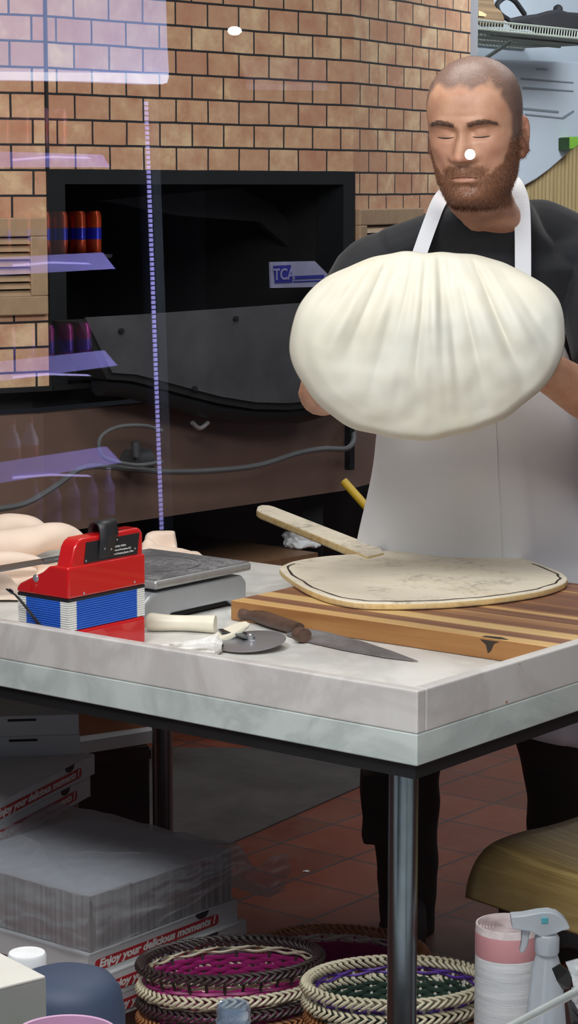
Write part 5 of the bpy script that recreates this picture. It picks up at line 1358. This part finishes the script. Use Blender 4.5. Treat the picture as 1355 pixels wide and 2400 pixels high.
# jar with white screw cap behind it
p = P(63, 2232, 2.78); jr = .0232
jar = thing('screw_cap_jar', 'dark blue jar with white screw cap behind the pale box', 'jar', (p.x, p.y, .30))
zc = p.z
bm = BM(); lathe(bm, [(0,.3005),(jr*.97,.3005),(jr,.31),(jr*.99,zc-.022),(0,zc-.022)], 32, (p.x, p.y, 0)); obj('jar_body', bm, simple('slate_blue_plastic', (74,92,124), .35), jar)
bm = BM(); lathe(bm, [(jr*1.02,zc-.024),(jr*1.06,zc-.023),(jr*1.06,zc-.003),(jr*.99,zc),(0,zc)], 40, (p.x, p.y, 0)); obj('cap', bm, M['white'], jar)
# blue-grey bowl (upside down tub) and pink bowl, glass jar
p = P(160, 2312, 2.62); rb_ = .066
tub = thing('blue_tub', 'upturned slate-blue plastic tub behind the pink bowl', 'tub', (p.x, p.y + .05, .30))
zt = p.z
bm = BM(); lathe(bm, [(rb_*1.12,.3005),(rb_*1.10,zt-.05),(rb_*1.02,zt-.022),(rb_*.86,zt-.008),(rb_*.6,zt-.001),(0,zt)], 48, (p.x - .008, p.y + .05, 0)); obj('tub_shell', bm, simple('slate_blue_tub', (52,66,90), .6, 0, .06), tub)
bm = BM(); lathe(bm, [(rb_*1.12,.301),(rb_*1.17,.303),(rb_*1.17,.310),(rb_*1.12,.312)], 48, (p.x - .008, p.y + .05, 0)); obj('tub_rim', bm, M['teal'], tub)
p = P(165, 2377, 2.43); p.y -= .116; rk = .058
bowl = thing('pink_bowl', 'mauve-pink bowl rim at the bottom left edge', 'bowl', (p.x, p.y + rk, .30))
zr_ = p.z
bm = BM(); lathe(bm, [(0,.3005),(.03,.3005),(.034,.306),(rk*.9,zr_-.03),(rk,zr_-.004),(rk*.995,zr_),(rk*.96,zr_-.001),(rk*.86,zr_-.03),(.03,.312),(0,.31)], 56, (p.x, p.y + rk, 0)); obj('bowl_shell', bm, simple('mauve_glaze', (200,158,190), .3, 0, .03, coat=.3), bowl)
bm = BM(); lathe(bm, [(.030,.3005),(.033,.3005),(.033,.303),(.030,.303)], 40, (p.x, p.y + rk, 0)); obj('foot_ring', bm, simple('mauve_foot', (180,140,170), .5), bowl)
t = NT('clear_glass'); t.t.nodes.remove(t.b); lw = t.n('ShaderNodeLayerWeight', Blend=.4); tr = t.n('ShaderNodeBsdfTransparent'); tr.inputs['Color'].default_value = (.72,.82,.92,1); gl = t.n('ShaderNodeBsdfGlossy', Roughness=.05); mx = t.n('ShaderNodeMixShader')
t.l(lw.outputs['Facing'], mx.inputs[0]); t.l(tr.outputs[0], mx.inputs[1]); t.l(gl.outputs[0], mx.inputs[2])
m3 = t.n('ShaderNodeMixShader'); m3.inputs[0].default_value = .14; dfz = t.n('ShaderNodeBsdfDiffuse'); dfz.inputs['Color'].default_value = (.5,.6,.72,1); t.l(mx.outputs[0], m3.inputs[1]); t.l(dfz.outputs[0], m3.inputs[2]); t.l(m3.outputs[0], t.out.inputs['Surface']); M['glass'] = t.m
p = P(547, 2352, 2.62); gr = .0195
gj = thing('glass_jar', 'small clear glass jar mouth in front of the left basket stack', 'jar', (p.x, p.y, .30))
zt = p.z
bm = BM(); lathe(bm, [(0,.3005),(.028,.3005),(.031,.306),(.031,zt-.05),(.026,zt-.034),(gr*1.02,zt-.026)], 36, (p.x, p.y, 0)); obj('jar_body', bm, M['glass'], gj)
bm = BM(); lathe(bm, [(gr*1.02,zt-.026),(gr*1.12,zt-.022),(gr*1.02,zt-.018),(gr*1.05,zt-.012),(gr*1.08,zt-.008),(gr*1.0,zt-.002),(gr*.98,zt),(gr*.86,zt-.001),(gr*.84,zt-.024)], 36, (p.x, p.y, 0)); obj('jar_neck', bm, M['glass'], gj)
# ================================================================ right-hand background: side wall along the oven's depth
bd = Vector((.6217,.7833,0)); bn = Vector((.7833,-.6217,0)); W0 = Vector((.267, 7.79, 0))
bm = BM(); prism(bm, [W0 - bd*.3, W0 + bd*2.8, W0 + bd*2.8 - bn*.1, W0 - bd*.3 - bn*.1], (0,0,2.9)); struct('wall_right', bm, M['wall_blue'])
def onw(u, v, off=0.0): return PP(u, v, W0 + bn*off, bn)
a = P(1087, 60, 7.36)
bm = BM(); box(bm, a.x, a.x + .043, 7.33, 7.39, 0, 2.9); tag(obj('door_post', bm, M['post'], None, None, False, (a.x, 7.36, 0)), 'grey metal post beside the end of the brick oven', 'post')
# wire shelf
sz = onw(1180, 74, .46).z; S0, S1 = onw(1108, 74, .46) - bn*.46, onw(1480, 74, .46) - bn*.46; S0.z = S1.z = sz
M['wire'] = simple('shelf_wire', (150,156,146), .45, .3, .08)
sh = thing('wire_shelf', 'pale wire shelf on the wall at the upper right', 'shelf', S0, math.atan2(bd.y, bd.x))
bm = BM(); L = (S1 - S0).length; dpt = .46
for k in range(4): tube(bm, [S0 + bn*(.01 + k*dpt/3), S1 + bn*(.01 + k*dpt/3)], .004, 6)
for k in range(46): tube(bm, [S0 + bd*(L*k/45) + Vector((0,0,.005)), S0 + bd*(L*k/45) + bn*dpt + Vector((0,0,.005))], .0028, 5)
obj('wire_deck', bm, M['wire'], sh)
bm = BM()
for dz in (.0, .028): tube(bm, [S0 + bn*(dpt+.004) + Vector((0,0,dz)), S1 + bn*(dpt+.004) + Vector((0,0,dz))], .0042, 6)
for k in range(60): 
    q = S0 + bd*(L*k/59) + bn*(dpt+.004); tube(bm, [q, q + Vector((0,0,.028)) + bd*.006], .0022, 5)
obj('front_truss', bm, M['wire'], sh)
for t_ in (.10, .62):
    bm = BM(); q = S0 + bd*t_; tube(bm, [q + bn*.01 - Vector((0,0,.10)), q + bn*dpt*.45], .007, 6); obj('bracket', bm, M['wire'], sh)
def slab_obj(par, name, pts, off, thick, m, bev=.0, smooth=True):
    bm = BM(); prism(bm, [onw(u, v, off + thick) for u, v in pts], (Vector((.10, 1, 0))*thick if thick > .1 else -bn*thick)); o = obj(name, bm, m, par, smooth=smooth)
    if bev: bevel(o, bev, 4, 30)
    return o
off = .12
bag = thing('black_bag', 'black bag with looped handle lying on the wire shelf', 'bag', onw(1270, 70, .2), 0)
M['bag'] = simple('black_nylon', (26,26,30), .7, 0, .15, 20, .15, 90)
o = slab_obj(bag, 'bag_body', smooth_path([Vector((a, b, 0)) for a, b in ((1186,44),(1220,36),(1256,32),(1285,24),(1310,20),(1330,27),(1370,30),(1410,34),(1410,86),(1340,80),(1300,74),(1262,68),(1240,56),(1200,57))], 1, True) if False else [(1186,44),(1220,36),(1256,32),(1285,24),(1310,20),(1330,27),(1370,30),(1410,34),(1410,84),(1340,80),(1300,76),(1262,70),(1240,60),(1200,59)], .20, .22, M['bag'], .03)
bm = BM(); tube(bm, smooth_path([onw(u, v, .26) for u, v in ((1192,46),(1172,32),(1165,14),(1172,2),(1188,-6),(1206,2),(1219,18),(1230,34))], 5), .009, 8); obj('handle', bm, M['bag'], bag)
bm = BM(); q = onw(1308, 22, .25); bmesh.ops.create_icosphere(bm, subdivisions=2, radius=.018, matrix=Matrix.Translation(q)); obj('strap_knot', bm, M['bag'], bag)
br = thing('wicker_hamper', 'brown basket at the left end of the wire shelf', 'basket', onw(1145, 40, .2), 0)
t = NT('brown_wicker'); v = t.coord('Object', (1,1,60)); n1 = t.noise(v, 1.5, 3); t.set(Base_Color=t.ramp(n1, [(.3, lin((104,84,64))), (.7, lin((150,124,92)))]), Roughness=.7); t.bump(n1, .5, .004)
slab_obj(br, 'hamper_body', [(1119,-30),(1152,-30),(1160,16),(1172,22),(1182,40),(1182,57),(1119,55)], .22, .16, t.m, .012)
slab_obj(br, 'paper_liner', [(1122,25),(1132,28),(1141,34),(1138,39),(1122,37)], .38, .006, simple('cream_paper', (206,186,140), .8), .0, False)
# white rounded panel with grooves, ribbed screen behind it
pan = thing('enamel_hood', 'white rounded enamel hood with horizontal grooves on the wall behind the man', 'hood', onw(1250, 440, .05), 0)
M['enamel'] = simple('white_enamel', (192,202,212), .35, 0, .04, 3)
slab_obj(pan, 'hood_shell', [(1118,135),(1420,148),(1420,285),(1385,305),(1355,336),(1320,370),(1288,398),(1258,420),(1228,437),(1195,446),(1118,450)], .035, .03, M['enamel'], .006)
for pts in ([(1222,182),(1345,192),(1345,195),(1222,186)], [(1226,203),(1345,212),(1345,215),(1226,208)], [(1228,252),(1310,260),(1310,265),(1228,257)], [(1232,266),(1318,275),(1345,258),(1347,262),(1322,279),(1232,270)], [(1258,160),(1284,161),(1284,163),(1258,162)]):
    slab_obj(pan, 'groove', pts, .065, .003, simple('groove_grey', (130,138,146), .5, 0, 0), 0, False)
scr = thing('slatted_screen', 'tan ribbed bamboo screen behind the right shoulder of the man', 'screen', onw(1300, 560, .01), math.atan2(bd.y, bd.x))
bm = BM(); q0, q1 = onw(1150, 560), onw(1440, 560); z0, z1 = .0, onw(1300, 330).z + .05
M['bamboo'] = wood_mat('bamboo', [(.2, lin((150,128,88))), (.5, lin((180,158,112))), (.8, lin((164,140,96)))], 2, 2, 40, .55)
n_ = 34
for k in range(n_):
    r = (q1-q0).length/(n_-1)/2*1.02; q = q0.lerp(q1, k/(n_-1)) + bn*(r + .002)
    tube(bm, [Vector((q.x, q.y, z0)), Vector((q.x, q.y, z1))], r, 8)
obj('slats', bm, M['bamboo'], scr)
bm = BM(); q = q0 + bn*.02; prism(bm, [Vector((q0.x, q0.y, .5)) + bn*.022, Vector((q1.x, q1.y, .5)) + bn*.022, Vector((q1.x, q1.y, .5)) + bn*.03, Vector((q0.x, q0.y, .5)) + bn*.03], (0,0,.02)); obj('binding', bm, M['vent_tan'], scr, smooth=False)
g_ = thing('green_sponge', 'small bright green sponge at the right edge above the ribbed screen', 'sponge', onw(1342, 335, .07), 0)
slab_obj(g_, 'foam', [(1334,322),(1356,320),(1356,340),(1346,349),(1334,350)], .066, .04, simple('green_foam', (124,180,60), .8, 0, .1, 60), .004)
slab_obj(g_, 'scour_pad', [(1331,324),(1335,322),(1335,351),(1331,352)], .066, .04, simple('dark_green_pad', (44,70,40), .9), 0, False)
# ================================================================ behind the table, under the oven
M['brown_wood'] = wood_mat('brown_wood', [(.2, lin((96,68,48))), (.5, lin((128,94,66))), (.8, lin((112,80,56)))], 1, 2, 30)
wsh = [on1(545, 1330, -.02), on1(745, 1318, -.02)]; zt = wsh[0].z
wsh[1].z = zt
bm = BM(); prism(bm, [wsh[0], wsh[1], wsh[1] - N1*.55, wsh[0] - N1*.55], (0,0,-.03)); obj('wood_shelf', bm, M['brown_wood'], oven, smooth=False, label='brown wooden shelf under the oven')
def crumple(name, label, c, rx, ry, rz_, m, seed, cat):
    bm = BM(); bmesh.ops.create_icosphere(bm, subdivisions=4, radius=1)
    for v in bm.verts:
        k = 1 + .35*noise.noise(v.co*1.6 + Vector((seed,0,0))) + .18*noise.noise(v.co*4 + Vector((0,seed,0)))
        v.co = Vector((v.co.x*rx*k, v.co.y*ry*k, max(-.55, v.co.z)*rz_*k + rz_*.55)) + c
    tag(obj(name, bm, m, None, None, True, c), label, cat)
c = on1(705, 1300, -.12); crumple('white_rag', 'crumpled white rag on the brown shelf under the oven', Vector((c.x, c.y, zt + .004)), .055, .045, .032, M['white'], 3, 'rag')
bm = BM(); tube(bm, [on1(430,1290,-.3), on1(900,1283,-.3)], .010, 10); obj('gas_pipe', bm, M['black_steel'], oven)
brm = thing('broom', 'yellow broom handle leaning in the dark beside the man', 'broom', (.85, 5.2, 0), 0)
q0 = P(806, 1128, 5.72); q1 = Vector((.85, 5.2, .06))
bm = BM(); tube(bm, [q0, q1], .011, 10); obj('handle', bm, simple('yellow_handle', (206,170,40), .45), brm)
bm = BM(); prism(bm, [Vector((.72,5.17,0.001)), Vector((1.0,5.17,0.001)), Vector((.95,5.19,.07)), Vector((.77,5.19,.07))], (0,.05,0)); obj('brush', bm, M['black'], brm, smooth=False)
# grey sheet added on the floor, coloured as a dusty reflection
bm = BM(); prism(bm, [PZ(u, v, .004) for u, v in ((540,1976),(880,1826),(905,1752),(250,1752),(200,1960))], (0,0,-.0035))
t = NT('floor_reflection_grey'); v = t.coord('Object'); n1 = t.noise(v, 5, 6, .7); t.set(Base_Color=t.ramp(n1, [(.3, lin((56,51,51))), (.7, lin((84,78,78)))]), Roughness=.85); t.bump(n1, .1)
c = PZ(600, 1850, .004); tag(obj('floor_finish', bm, t.m, None, None, False, c), 'thin grey sheet added for a dusty reflection on the tiles between the wrapped bundles and the man', 'mat')
# crumbs on floor
c = PZ(718, 2044, .0); crumple('paper_scrap', 'tiny white paper scrap on the terracotta tiles', Vector((c.x, c.y, .001)), .007, .004, .002, M['white'], 5, 'paper scrap')
# ================================================================ the shop in front of the glass (seen only as reflections)
bm = BM(); box(bm, -4.5, 4.5, -6.1, -6.0, 0, 2.9); struct('wall_front', bm, simple('dark_shop_wall', (58,58,64), .7, 0, .05))
def mir(p): return Vector((p.x, 2*GY - p.y, p.z))
MIR = Matrix(((1,0,0,0),(0,-1,0,2*GY),(0,0,1,0),(0,0,0,1)))
fd = facet(37); fn_ = Vector((fd.y, -fd.x, 0)); FE = P(268, 600, 6.3); FE.z = 0
def fv(u, v, off=0.0): return PP(u, v, FE + fn_*off, fn_)        # virtual point on the fridge front
fbase = mir(FE - fd*.4 - fn_*.3)
fr_ = thing('drinks_fridge', 'tall lit drinks fridge whose reflection hangs over the brick oven', 'fridge', (fbase.x, fbase.y, 0), 0)
def fobj(name, bm, m, par=None, smooth=False): return obj(name, bm, m, par or fr_, MIR, smooth)
def fprism(pts, off, back): 
    bm = BM(); prism(bm, [fv(u, v, off) for u, v in pts], -fn_*back); return bm
M['led'] = emit('fridge_led', (170,165,240), 6.5); M['header'] = emit('fridge_header', (160,178,232), 5.6); M['header_edge'] = emit('header_edge', (214,226,255), 9.5)
M['rail'] = emit('shelf_light_rail', (138,130,214), 3.2); M['rail_hot'] = emit('shelf_light_core', (190,180,250), 7.0); M['rail_dim'] = emit('dim_rail', (120,116,190), .35)
M['fridge_black'] = simple('fridge_black', (16,16,20), .6)
L0, L1 = -1.3, .36
bm = BM(); A = FE + fd*L0; B = FE + fd*L1
prism(bm, [A - fn_*.62, B - fn_*.62, B - fn_*.68, A - fn_*.68], (0,0,2.3)); prism(bm, [B - fn_*.0, B + fd*.04, B + fd*.04 - fn_*.68, B - fn_*.68], (0,0,2.3)); prism(bm, [A, B, B - fn_*.68, A - fn_*.68], (0,0,.12))
fobj('cabinet', bm, M['fridge_black'])
hd = fprism([(-160,-160),(384,-150),(392,100),(396,180),(392,194),(380,197),(200,190),(-160,184)], .03, .06); h_ = fobj('header_sign', hd, M['header'])
fobj('header_edge', fprism([(-160,166),(394,172),(395,182),(390,194),(380,197),(200,190),(-160,184)], .034, .004), M['header_edge'], h_)
bm = BM(); a, b = fv(343, 238, .01), fv(380, 1245, .01); n_ = 90
for k in range(n_):
    p0, p1 = a.lerp(b, k/n_), a.lerp(b, (k+.72)/n_); w_ = fd*.0068
    prism(bm, [p0 - w_, p0 + w_, p1 + w_, p1 - w_], -fn_*.004)
fobj('led_strip', bm, M['led'])
bm = BM(); w_ = fd*.03; prism(bm, [a + fd*.012, a + fd*.05, b + fd*.05, b + fd*.012], -fn_*.05); fobj('mullion', bm, simple('mullion_grey', (70,76,82), .4))
rails = [((-160,350),(240,362),(258,392),(-160,392),374), ((-160,612),(240,592),(270,630),(-160,655),622), ((-160,866),(245,822),(275,857),(-160,915),884), ((-160,1110),(250,1048),(285,1085),(-160,1160),1120)]
for r in rails:
    o = fobj('shelf_rail', fprism(r[:4], .02, .012), M['rail'])
    u0, v0 = 40, r[4]; q = [(30, v0-2), (120, v0-9), (205, v0-6), (215, v0-2), (120, v0-4), (30, v0+3)]
    fobj('rail_core', fprism(q, .024, .002), M['rail_hot'], o)
    zs_ = fv(200, r[4]-24).z; bm = BM(); A = FE + fd*L0 + Vector((0,0,zs_-.01)); B = FE - fd*.01 + Vector((0,0,zs_-.01))
    prism(bm, [A, B, B - fn_*.5, A - fn_*.5], (0,0,.01)); fobj('shelf', bm, M['fridge_black'])
# drinks on the shelves
def drink(name, label, cat, grp, p, r, h, bands, bottle=False):
    c = mir(p); t = thing(name, label, cat, c, 0, grp)
    bm = BM()
    if not bottle: lathe(bm, [(0,0),(r*.8,0),(r,.006),(r,h-.012),(r*.8,h),(0,h-.002)], 20, (p.x, p.y, p.z))
    else: lathe(bm, [(0,0),(r,0),(r,h*.6),(r*.4,h*.82),(r*.4,h*.92)], 20, (p.x, p.y, p.z))
    fobj('can_body' if not bottle else 'bottle_body', bm, bands[0], t, True)
    bm = BM(); z0, z1 = (h*.35, h*.62) if not bottle else (h*.25, h*.5); lathe(bm, [(r*1.01,z0),(r*1.01,z1)], 20, (p.x, p.y, p.z)); fobj('label_band', bm, bands[1], t, True)
    if bottle: bm = BM(); lathe(bm, [(r*.44,h*.9),(r*.44,h),(0,h)], 14, (p.x, p.y, p.z)); fobj('cap', bm, bands[2], t, True)
def can_m(n, c): return simple(n, c, .22, .35, .05, 20)
m_or, m_bl, m_mg, m_pk, m_vi = can_m('can_orange', (220,84,30)), can_m('can_blue', (50,60,200)), can_m('can_magenta', (170,40,130)), can_m('can_pink', (224,130,140)), can_m('can_violet', (90,60,170))
m_wh = simple('bottle_white', (190,190,205), .3); m_rd = simple('label_red', (160,40,50), .4); m_cl = simple('bottle_clear', (130,120,180), .2, 0, .0)
for ri, (row, us, hh, mats, nm, bt, lab) in enumerate((
    (0, (5,52,98,140), .108, (m_pk, m_or, m_wh), 'drink_can', False, 'pink drink can on the top shelf of the reflected fridge'),
    (1, (5,52,98,138,180,217), .118, (m_or, m_bl, m_wh), 'drink_can', False, 'orange and blue drink can on the reflected fridge shelf'),
    (2, (12,58,103,148,190), .118, (m_mg, m_vi, m_wh), 'drink_can', False, 'magenta drink can on the reflected fridge shelf'),
    (3, (20,62), .15, (m_wh, m_rd, m_rd), 'drink_bottle', True, 'white bottle with red label in the reflected fridge'))):
    for u in us:
        zs_ = fv(200, rails[row][4]-24).z; p = fv(u, 600, -.05); p.z = zs_
        drink(nm, lab, 'can' if not bt else 'bottle', lab.replace(' can', ' cans').replace(' bottle', ' bottles'), p, .0245 if not bt else .024, hh, mats, bt)
zs_ = fv(120, 1240).z; 
bm = BM(); A = FE + fd*L0 + Vector((0,0,zs_-.012)); B = FE + Vector((0,0,zs_-.012)); prism(bm, [A, B, B - fn_*.5, A - fn_*.5], (0,0,.01)); fobj('shelf', bm, M['fridge_black'])
for u in (80,125,170,212,252):
    p = fv(u, 1200, -.06); p.z = zs_; drink('drink_bottle', 'clear bottle on the bottom shelf of the reflected fridge', 'bottle', 'clear bottles on the bottom shelf of the reflected fridge', p, .022, .135, (m_cl, m_vi, m_wh), True)
# unseen lamps added in front of the fridge to light the drinks
q = mir(FE + fd*.12 + fn_*.30); tgt = mir(FE + fd*.12 + fn_*.30 - fd*.36 - fn_*1.0)
for z in (1.1, 1.6):
    area('unseen_can_lamp', (q.x, q.y, z), .05, 7.0, (.85,.85,1), (tgt.x, tgt.y, z), sy=.6)
# small wall lamps behind the photographer
def wall_lamp(u, v, r, label, sx=1.0, c=(255,255,246), e=32):
    p = mir(P(u, v, 2*GY + 5.94)); t = thing('wall_lamp', label, 'lamp', p, 0)
    bm = BM(); lathe(bm, [(0,0),(r*sx,0),(r*sx,.003),(0,.003)], 24, M=Matrix.Translation(p) @ Matrix.Rotation(-math.pi/2, 4, 'X') @ Matrix.Diagonal((1, .62 if sx > 1 else 1, 1, 1))); obj('bulb', bm, emit('bulb', c, e), t)
    bm = BM(); tube(bm, [p - Vector((0,.002,0)), p - Vector((0,.058,0))], r*.8, 16); obj('housing', bm, M['black'], t)
wall_lamp(550, 72, .0200, 'small round lamp seen as a bright oval reflection on the bricks', 1.3)
wall_lamp(1102, 362, .0195, 'small round lamp seen as a bright dot over the nose of the man')
pts = [mir(P(u, v, 2*GY + 5.97)) for u, v in ((565,140),(762,140),(768,212),(580,210))]  # glowing panel added to imitate a faint double reflection of the fridge header
sc_ = thing('reflection_panel', 'dim glowing panel added for a faint second header reflection on the bricks', 'screen', pts[0], 0)
bm = BM(); prism(bm, pts, (0,-.03,0)); obj('panel', bm, emit('reflection_glow', (180,170,200), .45), sc_, smooth=False)
bm = BM(); prism(bm, [mir(P(u, v, 2*GY + 5.965)) for u, v in ((574,196),(766,198),(768,212),(580,210))], (0,-.004,0)); obj('bright_strip', bm, emit('reflection_strip_glow', (190,185,220), 1.2), sc_, smooth=False)
print('objects', len(bpy.data.objects))
